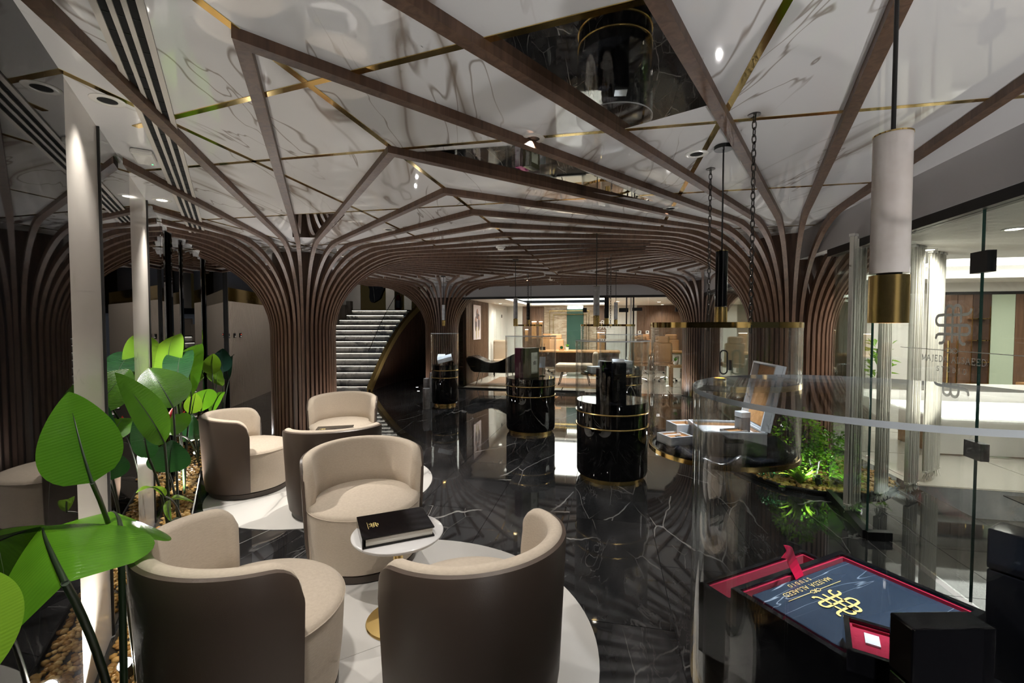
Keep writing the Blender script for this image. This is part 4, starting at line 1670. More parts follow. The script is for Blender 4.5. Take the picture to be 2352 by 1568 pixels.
# ------------------------------------------------------------------ tub armchairs
def tub_chair(label, loc, rz, group='tub armchairs around the low tables'):
    """front faces local -Y"""
    r = thing('tub_armchair', label, 'armchair', loc, rz, group)
    MB().lathe([(.30, 0), (.318, .006), (.318, .042), (.30, .048)], 64).build('plinth', M['leather_base'], r, smooth=40)
    # seat drum with domed cushion top
    prof = [(.318, .052), (.335, .20), (.345, .375), (.342, .392), (.325, .405), (.27, .422), (.18, .434), (.08, .440), (0.0005, .441)]
    MB().lathe([(0.001, .052)] + prof, 72).build('seat', M['fabric'], r, smooth=50)
    MB().lathe([(.3465, .379), (.3492, .382), (.3465, .3855), (.3435, .382)], 72, closed=True).build('piping', M['fabric'], r, smooth=60)
    A = math.radians(99)
    na = 56

    def ztop(ph):
        e = (abs(ph) - (A - .30)) / .30
        drop = 0
        if e > 0:
            drop = .125 * (1 - math.sqrt(max(0, 1 - e * e)))
        return .715 - .035 * (ph / A) ** 2 - drop

    def rad(z):
        return .338 + .034 * (z / .72)
    # outer leather shell
    vs, fs = [], []
    prof_n = 0
    for i in range(na + 1):
        ph = -A + 2 * A * i / na
        zt = ztop(ph)
        a = PI / 2 + ph
        ca, sa = math.cos(a), math.sin(a)
        sec = [(rad(.055) + .0, .055)]
        for k in range(1, 7):
            z = .055 + (zt - .035 - .055) * k / 6
            sec.append((rad(z) + .010, z))
        sec.append((rad(zt) + .006, zt - .018))
        sec.append((rad(zt) - .008, zt - .012))
        for z in (zt - .05, .40, .055):
            sec.append((rad(z) - .006, z))
        prof_n = len(sec)
        vs += [(ca * q, sa * q, z) for q, z in sec]
    for i in range(na):
        for k in range(prof_n):
            l = (k + 1) % prof_n
            fs.append((i * prof_n + k, (i + 1) * prof_n + k, (i + 1) * prof_n + l, i * prof_n + l))
    fs.append(tuple(range(prof_n)))
    fs.append(tuple(na * prof_n + k for k in range(prof_n))[::-1])
    MB().add(vs, fs).build('back_shell', M['leather'], r, smooth=45)
    # inner upholstered backrest with rounded lip
    vs, fs = [], []
    A2 = A - .012
    for i in range(na + 1):
        ph = -A2 + 2 * A2 * i / na
        zt = ztop(ph)
        a = PI / 2 + ph
        ca, sa = math.cos(a), math.sin(a)
        e = max(0, (abs(ph) - (A2 - .10)) / .10)
        th = .062 - .030 * e * e
        ro = rad(zt) - .004
        sec = [(rad(.06) - .008, .06), (rad(.38) - .008, .38), (rad(zt) - .008, zt - .03)]
        for k in range(7):
            t = k / 6 * PI
            sec.append((ro - th / 2 + math.cos(t) * th / 2, zt - .026 + math.sin(t) * .026))
        sec += [(rad(.60) - th - .004, min(.60, zt - .06)), (rad(.5) - th - .012, .50), (rad(.40) - th - .006, .40), (rad(.38) - .02, .36), (rad(.06) - .02, .06)]
        pn = len(sec)
        vs += [(ca * q, sa * q, z) for q, z in sec]
    for i in range(na):
        for k in range(pn):
            l = (k + 1) % pn
            fs.append((i * pn + k, (i + 1) * pn + k, (i + 1) * pn + l, i * pn + l))
    fs.append(tuple(range(pn)))
    fs.append(tuple(na * pn + k for k in range(pn))[::-1])
    MB().add(vs, fs).build('backrest', M['fabric'], r, smooth=50)
    return r


TAB1 = (-.575, 2.27)
TAB2 = (-1.70, 4.42)


def face(p, q):
    return math.atan2(q[1] - p[1], q[0] - p[0]) + PI / 2


CH = [((-1.034, 1.783), TAB1, 'beige and taupe tub armchair in front of the tall plant leaves', 0),
      ((-.165, 1.80), TAB1, 'beige and taupe tub armchair seen from behind on the front inlay edge', 0),
      ((-.945, 2.90), TAB1, 'beige tub armchair facing us behind the table with the black book', -.10),
      ((-2.42, 4.17), TAB2, 'tub armchair beside the planter uplight on the rear inlay, facing sideways', .05),
      ((-1.46, 3.72), TAB2, 'tub armchair seen from behind on the rear inlay, half hidden', 0),
      ((-1.90, 5.10), TAB2, 'farthest tub armchair, facing us in front of the ribbed column', -.12)]
for (p, tb, lb, da) in CH:
    tub_chair(lb, (p[0], p[1], .004), face(p, tb) + da)


def pedestal_table(label, c):
    r = thing('pedestal_table', label, 'table', (c[0], c[1], .004), 0, 'round pedestal tables')
    MB().lathe([(0.001, .437), (.205, .437), (.219, .441), (.226, .450), (.226, .456), (.220, .461), (.001, .461)], 64).build('table_top', M['table_marble'], r, smooth=40)
    MB().lathe([(.024, .014), (.024, .437)], 24).build('stem', M['brassd'], r, smooth=40)
    MB().lathe([(.16, 0), (.162, .006), (.158, .012), (.03, .016), (.001, .016)], 48).build('foot_disc', M['brassd'], r, smooth=40)
    return r


pedestal_table('small white marble table on a brass stem, carrying the black book', TAB1)
pedestal_table('white marble pedestal table mostly hidden between the rear armchairs', TAB2)


def big_book(label, loc, rz, w=.34, d=.27, h=.05):
    r = thing('book', label, 'book', loc, rz)
    MB().box((0, 0, .004), (w, d, .008)).build('back_cover', M['black_gloss'], r, bev=.002)
    MB().box((.004, 0, .0085 + (h - .017) / 2), (w - .025, d - .02, h - .017)).build('pages', M['page'], r)
    MB().box((0, .0, h - .004), (w, d, .008)).build('front_cover', M['black_gloss'], r, bev=.002)
    MB().box((-w / 2 + .004, 0, h / 2), (.008, d, h - .002)).build('spine', M['black_gloss'], r)
    mb = MB()
    monogram(mb, 0, 0, .045)
    mb.ribbon([(-.04, -.03), (.04, -.03)], .002)
    mb.build('emblem', M['gold_flat'], r, M=Matrix.Translation((-.10, 0, h + .0002)) @ Matrix.Rotation(-PI / 2, 4, 'Z'))
    return r


big_book('thick glossy black book with small gold emblem on the marble table', (TAB1[0] - .015, TAB1[1] - .005, .4655), math.radians(24))
big_book('thin dark book on the hidden rear table, just its edge showing', (TAB2[0] - .03, TAB2[1], .4655), math.radians(14), .34, .27, .03)


# ------------------------------------------------------------------ display pedestals with acrylic covers
def shell(r, z0, z1, th=.010, n=72):
    return [(r, z0), (r, z1), (r - th, z1), (r - th, z0)]


def pedestal(label, c, rr=.345):
    r = thing('display_pedestal', label, 'display case', (c[0], c[1], 0), 0, 'black marble display pedestals')
    MB().lathe([(rr - .035, 0), (rr - .035, .045)], 64).build('brass_plinth', M['brassd'], r, smooth=40)
    MB().lathe([(.001, .045), (rr - .012, .045), (rr, .075), (rr, .518), (.001, .518)], 72).build('drum', M['black_marble'], r, smooth=40)
    MB().lathe([(.001, .536), (rr, .536), (rr, .655), (.001, .655)], 72).build('drum_band', M['black_marble'], r, smooth=40)
    MB().lathe([(.001, .672), (rr, .672), (rr, .765), (.001, .765)], 72).build('drum_top', M['black_marble'], r, smooth=40)
    for z in (.518, .655):
        MB().lathe([(rr - .01, z), (rr + .010, z + .002), (rr + .013, z + .009), (rr + .010, z + .016), (rr - .01, z + .018)], 72, closed=True).build('brass_ring', M['brassd'], r, smooth=40)
    a = MB().lathe([(rr + .014, .672), (rr + .014, 1.345), (rr + .004, 1.345), (rr + .004, .672)], 96, closed=True).build('acrylic_cover', M['acrylic'], r, smooth=40)
    MB().lathe([(.0005, 1.346), (rr + .0145, 1.346), (rr + .0145, 1.356), (.0005, 1.356)], 96).build('acrylic_lid', M['acrylic'], a, smooth=40)
    MB().lathe([(rr + .0146, 1.3455), (rr + .0156, 1.3455), (rr + .0156, 1.3560), (rr + .0146, 1.3560)], 96, closed=True).build('lid_edge', M['acrylic_edge'], a, smooth=40)
    return r


PED = [((-1.27, 8.62), .245, 'narrow black marble display pedestal with acrylic cover holding the tilted silver box'),
       ((.265, 6.47), .345, 'black marble display pedestal with acrylic cover holding wine and olive books'),
       ((.995, 4.53), .345, 'black marble display pedestal with acrylic cover holding tall black boxes'),
       ((1.84, 7.72), .345, 'black marble display pedestal half hidden behind the one with tall black boxes'),
       ((.775, .975), .345, 'nearest display pedestal with acrylic cover over the black and red boxes')]
for (c, rr, lb) in PED:
    pedestal(lb, c, rr)


def chain_part(mb, top, bot):
    n = int((top[2] - bot[2]) / .030)
    for k in range(n):
        z = bot[2] + (k + .5) * (top[2] - bot[2]) / n
        h = (top[2] - bot[2]) / n * .68
        pts = []
        for j in range(10):
            a = 2 * PI * j / 10
            x = .0085 * math.cos(a)
            zz = h * math.sin(a)
            pts.append((bot[0] + (x if k % 2 else 0), bot[1] + (0 if k % 2 else x), z + zz))
        mb.tube(pts, .0026, 5, closed=True)
    return mb


def hanging_case(label, c, rr, z0=.84, z1=1.515, rot=0.0):
    r = thing('hanging_display_case', label, 'display case', (c[0], c[1], 0), rot, 'acrylic display cases hung on chains')
    MB().lathe([(.001, z0), (rr - .012, z0), (rr - .012, z0 + .012), (.001, z0 + .012)], 72).build('tray', M['black_gloss'], r, smooth=40)
    MB().lathe([(rr - .011, z0 - .002), (rr + .004, z0 - .002), (rr + .004, z0 + .020), (rr - .011, z0 + .020)], 96, closed=True).build('bottom_rim', M['brass'], r, smooth=40)
    MB().lathe([(rr, z0 + .020), (rr, z1 - .026), (rr - .010, z1 - .026), (rr - .010, z0 + .020)], 96, closed=True).build('acrylic_wall', M['acrylic'], r, smooth=40)
    MB().lathe([(rr - .012, z1 - .026), (rr + .002, z1 - .026), (rr + .002, z1), (rr - .012, z1)], 96, closed=True).build('top_rim', M['brass'], r, smooth=40)
    for a in (math.radians(-96), math.radians(78)):
        x, y = (rr - .005) * math.cos(a), (rr - .005) * math.sin(a)
        ch = chain_part(MB(), (x, y, HC - .012), (x, y, z1 - .045)).build('chain', M['black_matt'] if rr < .1 else M['chain'], r, smooth=60)
        ch['kind'] = 'stuff'
        MB().lathe([(.001, -.004), (.026, -.004), (.026, 0), (.001, 0)], 14, (x, y, HC - .0125)).build('ceiling_plate', M['chain'], ch)
    return r


M['chain'] = pbr('dark steel chain', (.10, .095, .09), .3, 1)
hanging_case('large hanging acrylic case with brass rims holding the open grey and oak box', (1.105, 2.40), .360)
hanging_case('hanging acrylic case with brass rims holding silver boxes on black satin', (1.30, 6.22), .360)
hanging_case('small hanging acrylic case holding perfume bottles behind the wine book', (.29, 8.0), .250)


# ------------------------------------------------------------------ pendants
def pendant(label, c, mat, ztop=1.885, zmid=1.595, zbot=1.488, rad=.030, watts=9.0, canopy=True, lit=True):
    r = thing('pendant_lamp', label, 'pendant lamp', (c[0], c[1], 0), 0, 'slim pendant lamps over the display cases')
    MB().lathe([(.001, zmid + .004), (rad, zmid + .004), (rad, ztop), (.001, ztop)], 40).build('stone_body', M[mat], r, smooth=40)
    MB().lathe([(rad - .001, ztop), (rad + .0008, ztop), (rad + .0008, ztop + .003), (.004, ztop + .003)], 40).build('brass_cap', M['brass'], r, smooth=40)
    MB().lathe([(rad + .001, zbot), (rad + .001, zmid), (.004, zmid), (.004, zmid - .006), (rad - .003, zmid - .006), (rad - .003, zbot)], 48, closed=True).build('brass_shade', M['brassd'], r, smooth=40)
    MB().lathe([(rad - .012, zmid), (rad - .012, zmid + .004)], 24).build('joint', M['black_matt'], r)
    MB().lathe([(.001, zbot + .020), (rad - .004, zbot + .020), (rad - .004, zbot + .022), (.001, zbot + .022)], 32).build('lamp_face', M['lampface'], r)
    MB().tube([(0, 0, ztop), (0, 0, HC - .03)], .0042, 8).build('cable', M['black_matt'], r)
    MB().lathe([(.001, HC - .032), (.045, HC - .032), (.045, HC - .0125), (.001, HC - .0125)], 32).build('canopy', M['black_matt'], r, smooth=40)
    spot('pendant_light', (c[0], c[1], zbot + .012), (c[0], c[1], 0), watts * K_PEND, 75, .6, (.88, .94, 1), .02)
    return r


PEN = [((.79, .962), 'lamp_marble', 'large cream marble pendant with brass shade hanging nearest to us'),
       ((1.095, 2.40), 'black_gloss', 'black pendant with brass shade over the large hanging case'),
       ((.835, 4.53), 'lamp_grey', 'grey stone pendant above the case with tall black boxes'),
       ((1.285, 6.22), 'black_gloss', 'black pendant over the hanging case with silver boxes'),
       ((1.75, 7.72), 'lamp_grey', 'grey pendant, rightmost of the three in front of the office glass'),
       ((.05, 6.47), 'lamp_grey', 'grey pendant above the case with the wine and olive books'),
       ((.285, 8.0), 'black_gloss', 'small black pendant over the hanging case with perfume bottles'),
       ((-1.29, 8.62), 'lamp_grey', 'grey pendant above the narrow case, in front of the far column')]
for i, (c, mt, lb) in enumerate(PEN):
    if i == 0:
        pendant(lb, c, mt, 1.892, 1.604, 1.505, .0335, 10)
    else:
        pendant(lb, c, mt)


# ------------------------------------------------------------------ things inside the cases
def lbox(name, label, cat, loc, dims, rz, mat, group=None, tilt=None, bev=.003, lid=None):
    """small box with its lid line as a separate lid"""
    w, d, h = dims
    r = thing(name, label, cat, loc, rz, group)
    if tilt:
        r.rotation_euler = (tilt[0], tilt[1], rz)
    MB().box((0, 0, h * .36), (w, d, h * .72)).build('box_body', M[mat], r, bev=bev)
    MB().box((0, 0, h * .865), (w + .001, d + .001, h * .27)).build('lid', M[lid or mat], r, bev=bev)
    return r


def open_tray(name, label, cat, loc, dims, rz, mat, inner, group=None, wall=.010, cut=None):
    """open box: four walls, floor, lining"""
    w, d, h = dims
    r = thing(name, label, cat, loc, rz, group)
    mb = MB()
    mb.box((0, 0, .004), (w, d, .008))
    b = mb.build('base', M[mat], r)
    for s in (-1, 1):
        MB().box((s * (w / 2 - wall / 2), 0, h / 2), (wall, d, h)).build('side_wall', M[mat], r)
        MB().box((0, s * (d / 2 - wall / 2), h / 2), (w - 2 * wall, wall, h)).build('end_wall', M[mat], r)
        MB().box((s * (w / 2 - wall - .002), 0, h / 2), (.004, d - 2 * wall, h - .012)).build('lining', M[inner], r)
        MB().box((0, s * (d / 2 - wall - .002), h / 2), (w - 2 * wall - .008, .004, h - .012)).build('lining', M[inner], r)
    MB().box((0, 0, .0105), (w - 2 * wall, d - 2 * wall, .005)).build('floor_lining', M[inner], r)
    return r


ZP = .766
# tall black boxes on the middle pedestal
for (x, y, w, d, h, rz, lb) in ((.885, 4.47, .10, .09, .315, .1, 'shorter black lacquer box, left of the trio on the pedestal'),
                                (.955, 4.56, .13, .09, .375, .1, 'tallest black lacquer box, rearmost of the trio on the pedestal'),
                                (1.025, 4.375, .125, .09, .375, -.05, 'black lacquer box with silver flap, front of the trio on the pedestal')):
    r = lbox('upright_box', lb, 'box', (x, y, ZP), (w, d, h), rz, 'black_gloss', 'tall black boxes on the middle pedestal')
    if 'flap' in lb:
        MB().box((0, .02, h + .012), (w * .9, .07, .02), M=Matrix.Rotation(.35, 3, 'X')).build('silver_flap', M['silver_box'], r)
# wine and olive books
def standing_book(label, loc, rz, mat, w=.10, d=.24, h=.42, labelmat=None):
    r = thing('book_box', label, 'book', loc, rz, 'leather book boxes on the second pedestal')
    MB().box((0, 0, h / 2), (w, d, h)).build('cover', M[mat], r, bev=.006)
    MB().box((0, 0, h / 2), (w - .02, d + .003, h - .02)).build('page_block', M[mat], r)
    if labelmat:
        MB().box((w / 2 + .001, 0, h / 2), (.003, d * .62, h * .70)).build('front_label', M[labelmat], r)
        mb = MB()
        monogram(mb, 0, 0, .06)
        mb.build('emblem', M['walnut2'], r, M=Matrix.Translation((w / 2 + .003, 0, h / 2)) @ Matrix.Rotation(PI / 2, 4, 'Y') @ Matrix.Rotation(PI / 2, 4, 'Z'))
    return r


standing_book('upright wine red leather book beside the olive one in the second case', (.150, 6.42, ZP), math.radians(-38), 'wine')
standing_book('upright olive leather book with ivory label in the second case', (.268, 6.40, ZP), math.radians(-38), 'olive', .11, .24, .42, 'label_white')
r = thing('card_stand', 'small pale tilted card on a stand beside the olive book', 'card', (.44, 6.62, ZP), -.3)
MB().box((0, 0, .20), (.085, .012, .16), M=Matrix.Rotation(-.2, 3, 'X')).build('card', M['silver_box'], r)
MB().box((0, .02, .07), (.012, .012, .14)).build('stand_rod', M['chrome'], r)
MB().box((0, .02, .006), (.07, .07, .012)).build('stand_foot', M['chrome'], r)
# tilted silver box on the narrow pedestal
r = lbox('jewellery_box', 'tilted silver box on a small black block in the narrow case', 'box', (-1.25, 8.55, ZP + .075), (.27, .18, .075), math.radians(6), 'silver_box', None, (.25, -.26, 0))
tag(MB().box((0, 0, .03), (.10, .10, .06)).build('display_block', M['black_gloss'], None, loc=(-1.15, 8.60, ZP), bev=.003), 'small black display block under the tilted silver box', 'block')
o = MB().box((0, 0, 0), (.14, .11, .012), M=Matrix.Rotation(.5, 3, 'X')).build('lid_card', M['silver_box'], None, loc=(-1.345, 8.68, ZP + .155))
tag(o, 'thin silver lid leaning behind the tilted silver box', 'lid')
tag(MB().box((0, 0, .06), (.02, .06, .12)).build('display_block', M['acrylic'], None, loc=(-1.345, 8.69, ZP), bev=.002), 'clear little stand behind the tilted silver box', 'stand')
# marble blocks beside the narrow pedestal
for (px, py, h, w, lb) in ((980, 938, .37, .135, 'front low grey marble cylinder beside the narrow pedestal'), (978, 930, .50, .12, 'middle grey marble cylinder beside the narrow pedestal'),
                           (990, 925, .57, .11, 'tallest grey marble cylinder against the narrow pedestal')):
    q = PZ(px, py, 0)
    o = MB().lathe([(.001, 0), (w / 2, 0), (w / 2, h - .006), (w / 2 - .006, h), (.001, h)], 28).build('marble_cylinder', M['lamp_grey'], None, smooth=40, loc=(q[0], q[1] + .08 * (h > .4) + .1 * (h > .52), 0))
    tag(o, lb, 'stone block', 'grey marble cylinders by the narrow pedestal')


def satin(label, loc, rad_, seed, amp=.03):
    rows = []
    rnd = random.Random(seed)
    ph = [rnd.uniform(0, 6.28) for _ in range(4)]
    nr, na = 12, 72
    for i in range(nr + 1):
        row = []
        for j in range(na + 1):
            a = 2 * PI * j / na
            q = rad_ * (i / nr) * (1 + .07 * math.sin(3 * a + ph[0]))
            edge = max(0, (i / nr - .62) / .38)
            z = .004 + amp * edge * (1.0 + math.sin(7 * a + ph[1]) * .7 + .5 * math.sin(13 * a + ph[2] + 3 * i / nr)) * .8
            z *= 1 if i < nr else .35
            row.append((q * math.cos(a), q * math.sin(a), max(.003, z)))
        rows.append(row)
    o = MB().grid(rows).build('satin_cloth', M['satin_black'], None, smooth=80, loc=loc)
    s = o.modifiers.new('thick', 'SOLIDIFY')
    s.thickness = .002
    return tag(o, label, 'cloth', 'black satin cloths in the cases')


satin('rumpled black satin cloth under the open grey and oak box', (1.105, 2.40, .853), .335, 4, .034)
satin('rumpled black satin cloth under the silver boxes in the hanging case', (1.30, 6.22, .853), .33, 9, .03)
satin('rumpled black satin cloth on the half hidden pedestal', (1.84, 7.72, ZP), .31, 5, .03)

# open grey box with oak lining
gx, gy, gz, grz = 1.105, 2.355, .859, math.radians(-7)
gb = open_tray('open_gift_box', 'open grey stone-paper box lined with oak in the large hanging case', 'box', (gx, gy, gz), (.30, .28, .115), grz, 'grey_box', 'oak', None, .012)
MB().box((0, 0, .085), (.268, .248, .02)).build('white_pad', M['white_pad'], gb)
mb = MB()
monogram(mb, 0, 0, .045)
mb.build('emblem', M['grey_box'], gb, M=Matrix.Translation((-.07, -.03, .0956)) @ Matrix.Rotation(.3, 4, 'Z'))
MB().box((.0, -.1405, .075), (.085, .003, .020)).build('finger_slot', M['black_matt'], gb, bev=.004)
MB().box((0, -.139, .118), (.30, .010, .006)).build('silver_rim', M['silver_box'], gb)
MB().box((0, .139, .118), (.30, .010, .006)).build('silver_rim', M['silver_box'], gb)
MB().box((-.145, 0, .118), (.010, .268, .006)).build('silver_rim', M['silver_box'], gb)
MB().box((.145, 0, .118), (.010, .268, .006)).build('silver_rim', M['silver_box'], gb)
# raised lid hinged on the right side
LM = Matrix.Translation((.15, 0, .122)) @ Matrix.Rotation(math.radians(12), 4, 'Y')
MB().box((.008, 0, .165), (.012, .28, .33)).build('lid_panel', M['silver_box'], gb, M=LM)
MB().box((.0005, 0, .165), (.003, .25, .30)).build('lid_lining', M['oak'], gb, M=LM)
for s in (-1, 1):
    MB().box((-.012, s * .134, .165), (.04, .010, .33)).build('lid_edge', M['silver_box'], gb, M=LM)
MB().box((-.012, 0, .325), (.04, .26, .010)).build('lid_edge', M['silver_box'], gb, M=LM)
MB().box((-.012, 0, .335), (.02, .03, .012)).build('lid_clasp', M['brass'], gb, M=LM)
lbox('small_box', 'small grey box standing upright inside the open grey box', 'box', (gx + .075, gy - .03, gz + .096), (.05, .055, .105), grz + .3, 'grey_box', None, None, .002, 'silver_box')
t2 = open_tray('small_tray', 'tiny oak-lined tray lying inside the open grey box', 'tray', (gx + .01, gy - .075, gz + .096), (.11, .07, .022), grz + .35, 'grey_box', 'oak', None, .006)
t1 = open_tray('small_tray', 'oak-lined tray with silver rim at the cloth edge, left of the open box', 'tray', (.862, 2.40, .88), (.135, .125, .045), .28, 'silver_box', 'oak', 'oak trays in the hanging case', .008)
MB().box((0, 0, .03), (.118, .108, .010)).build('insert', M['oak'], t1)
MB().box((.01, -.015, .036), (.026, .022, .003)).build('slot', M['black_matt'], t1)
MB().box((.0, .022, .037), (.10, .012, .003)).build('ribbon', M['white_pad'], t1)
t3 = open_tray('small_tray', 'oak-lined tray between the open box and the leftmost tray', 'tray', (.945, 2.53, .885), (.12, .13, .075), .12, 'silver_box', 'oak', 'oak trays in the hanging case', .008)
MB().box((0, 0, .05), (.10, .11, .008)).build('insert', M['white_pad'], t3)

# boxes in the other cases
lbox('jewellery_box', 'silver box, lowest of the boxes in the far hanging case', 'box', (1.10, 6.05, .872), (.17, .14, .085), .2, 'silver_box')
lbox('jewellery_box', 'wide white box with tilted top in the far hanging case', 'box', (1.33, 6.26, .872), (.30, .22, .13), -.3, 'silver_box', None, (-.12, .12, 0), .003, 'white_pad')
lbox('jewellery_box', 'pale box on the half hidden pedestal behind the tall black boxes', 'box', (1.86, 7.70, ZP + .02), (.28, .2, .12), .3, 'silver_box', None, None, .003, 'white_pad')
for (dx, dy, h, lb) in ((-.08, 0, .11, 'black perfume bottle with gold neck in the small hanging case, left'), (.06, -.05, .09, 'squat black perfume bottle with gold neck in small hanging case'),
                        (.12, .06, .13, 'tall dark perfume bottle at the right in the small hanging case')):
    r = thing('perfume_bottle', lb, 'bottle', (.29 + dx, 8.0 + dy, .853), 0, 'perfume bottles in the small hanging case')
    MB().lathe([(.03, 0), (.034, .01), (.034, h * .7), (.012, h * .8), (.012, h)], 18).build('glass_body', M['black_gloss'], r, smooth=40)
    MB().lathe([(.016, h), (.016, h + .03)], 14).build('cap', M['brass'], r, smooth=40)

# nearest case: black lacquer boxes with red velvet and the navy book
BR = math.radians(25)
bb = open_tray('presentation_box', 'large black lacquer box lined with red velvet, holding the navy book', 'box', (.678, .890, ZP), (.374, .260, .19), BR, 'black_gloss', 'red_velvet', None, .012)
MB().box((0, 0, .080), (.345, .23, .14)).build('velvet_bed', M['red_velvet'], bb)
nb = thing('album', 'navy leather album with gold emblem lying in the red velvet box', 'book', (.678, .890, ZP + .1505), BR)
MB().box((.012, 0, .014), (.322, .222, .026)).build('cover', M['navy_book'], nb, bev=.003)
mb = MB()
full_logo(mb, .072)
mb.build('gold_emblem', M['gold_flat'], nb, M=Matrix.Translation((-.018, .014, .0276)) @ Matrix.Rotation(PI, 4, 'Z'))
RIB = []
cen = [(.0 - .075 * (k / 10) ** 1.6, .030 + .080 * math.sin(k / 10 * 1.35)) for k in range(11)]
for k in range(11):
    p0, p1 = cen[max(0, k - 1)], cen[min(10, k + 1)]
    tx, tz = p1[0] - p0[0], p1[1] - p0[1]
    l = math.hypot(tx, tz)
    tx, tz = tx / l, tz / l
    row = []
    for sd in (-1, 0, 1):
        ext = -.016 if (k == 10 and sd == 0) else 0
        row.append((cen[k][0] + tz * sd * .0135 + tx * ext, .106 + .010 * math.sin(k * .5), cen[k][1] - tx * sd * .0135 + tz * ext))
    RIB.append(row)
o = MB().grid(RIB).build('satin_ribbon', M['red_ribbon'], nb)
sm = o.modifiers.new('thick', 'SOLIDIFY')
sm.thickness = .001
ex = (math.cos(BR), math.sin(BR))
ey = (-math.sin(BR), math.cos(BR))
q = (.678 + ey[0] * .178 - ex[0] * .0, .890 + ey[1] * .178)
open_tray('lid_tray', 'narrow black tray lined with red velvet behind the large black box', 'tray', (q[0], q[1], ZP), (.36, .080, .155), BR, 'black_gloss', 'red_velvet', None, .010)
r = open_tray('ring_box', 'small black box with red velvet inside resting on the navy album', 'box', (.592, .732, ZP + .1775 + .001), (.105, .075, .042), BR + .55, 'black_gloss', 'red_velvet', None, .008)
MB().box((0, 0, .026), (.085, .055, .012)).build('velvet_pad', M['red_velvet'], r)
MB().box((.01, 0, .033), (.03, .02, .004)).build('white_slot', M['white_pad'], r)
lbox('upright_box', 'tall black lacquer block standing in front of the large red-lined box', 'box', (.627, .652, ZP), (.120, .040, .305), .02, 'black_gloss')
lbox('upright_box', 'slim black upright box at the right edge of the nearest case', 'box', (1.045, .93, ZP), (.07, .07, .31), .5, 'black_gloss')

# ------------------------------------------------------------------ ceiling fittings
dv = thing('linear_air_diffuser', 'long white air diffuser with three black slots in the ceiling', 'air vent', (WL(1.1, .258)[0], WL(1.1, .258)[1], HC - .012), math.atan2(WD[1], WD[0]))
LD = 4.2
MB().box((0, 0, -.002), (LD, .132, .004)).build('black_backing', M['black_hole'], dv)
for y, w in ((-.0565, .019), (.0565, .019), (-.0175, .014), (.0175, .014)):
    MB().box((0, y, -.006), (LD, w, .010)).build('white_bar', M['vent_white'], dv)
vane = MB().box((0, 0, -.004), (.002, .10, .003)).build('vane', M['black_matt'], dv)
for k in range(42):
    o = vane if k == 0 else inst(vane, 'vane', dv)
    o.location = (-LD / 2 + .05 + k * LD / 42, 0, 0)

DL = [(247, 230, 'white-ringed black downlight beside the long air diffuser', False, 26, (-1.45, 2.2)),
      (1224, 318, 'white-ringed black downlight above the middle of the room', False, 75, (-.45, 2.3)),
      (1600, 353, 'white-ringed black downlight beside the black pendant canopy', False, 20, (1.0, 2.5)),
      (1540, 478, 'small black downlight between ceiling ribs over the hanging case', False, 26, (1.2, 4.2)),
      (893, 527, 'small black downlight over the rear armchairs', False, 190, (-1.7, 4.2)),
      (372, 459, 'lit downlight between the diffuser and the mirrored wall', True, 210, (-1.5, 3.6)),
      (393, 582, 'warm lit downlight above the far mirrors, left of two', True, 30, (-4.0, 6.2)),
      (443, 585, 'warm lit downlight above the far mirrors, right of two', True, 150, (-5.2, 9.2)),
      (1063, 574, 'added tiny dark downlight among the dense ribs before the dome camera', False, 30, (-.9, 5.8)),  # from here on, added fittings that light the back of the room
      (1514, 588, 'added tiny dark downlight among the ribs near the right far column', False, 22, (2.0, 6.4)),
      (1210, 640, 'added tiny dark downlight just in front of the office bulkhead', False, 24, (.3, 9.2)),
      (896, 632, 'added tiny dark downlight among the ribs towards the stairs', False, 22, (-2.6, 9.0))]
for (px, py, lb, lit, wt, tg) in DL:
    q = PZ(px, py, HC - .012)
    r = thing('downlight', lb, 'downlight', (q[0], q[1], HC - .012), 0, 'recessed ceiling downlights')
    MB().lathe([(.034, -.004), (.050, -.006), (.060, -.003), (.060, 0), (.034, 0)], 28, closed=True).build('trim_ring', M['white_lac'], r, smooth=40)
    MB().disc(.034, -.002, -.0005, 24).build('lens', M['lamplit'] if lit else M['black_hole'], r)
    spot('ceiling_spot', (q[0], q[1], HC - .022), (tg[0], tg[1], 0), wt * K_SPOT, 95, .8, (1, .94, .86), .022)
q = PZ(318, 362, HC - .03)
r = thing('wifi_access_point', 'white rounded access point on the ceiling by the mirrored wall', 'access point', (q[0] + .03, q[1], HC - .012), math.atan2(WD[1], WD[0]))
MB().box((0, 0, -.016), (.20, .10, .032)).build('housing', M['white_lac'], r, bev=.014)
MB().box((.06, -.03, -.0325), (.006, .006, .002)).build('status_light', emis('green led', (.1, 1, .3), 3), r)
for (px, py, lb) in ((1150, 573, 'small white smoke detector between the dense ceiling ribs'), (1265, 644, 'small white smoke detector near the office glass')):
    q = PZ(px, py, HC - .05)
    r = thing('smoke_detector', lb, 'smoke detector', (q[0], q[1], HC - .012), 0, 'ceiling smoke detectors')
    MB().lathe([(.055, 0), (.055, -.018), (.04, -.022), (.035, -.04), (.001, -.042)], 24).build('housing', M['white_lac'], r, smooth=40)
    MB().lathe([(.057, -.003), (.057, -.006), (.05, -.006)], 24).build('base_ring', M['white_lac'], r)
for (px, py, lb) in ((993, 657, 'black and white dome camera left of the far column'), (1511, 653, 'dome camera on the ceiling by the right far column')):
    q = PZ(px, py, HC - .05)
    r = thing('dome_camera', lb, 'camera', (q[0], q[1], HC - .012), 0, 'ceiling dome cameras')
    MB().lathe([(.05, 0), (.05, -.02), (.04, -.024)], 24).build('housing', M['white_lac'], r, smooth=40)
    MB().lathe([(.036, -.024), (.030, -.045), (.016, -.056), (.001, -.058)], 20).build('lens_dome', M['black_gloss'], r, smooth=60)
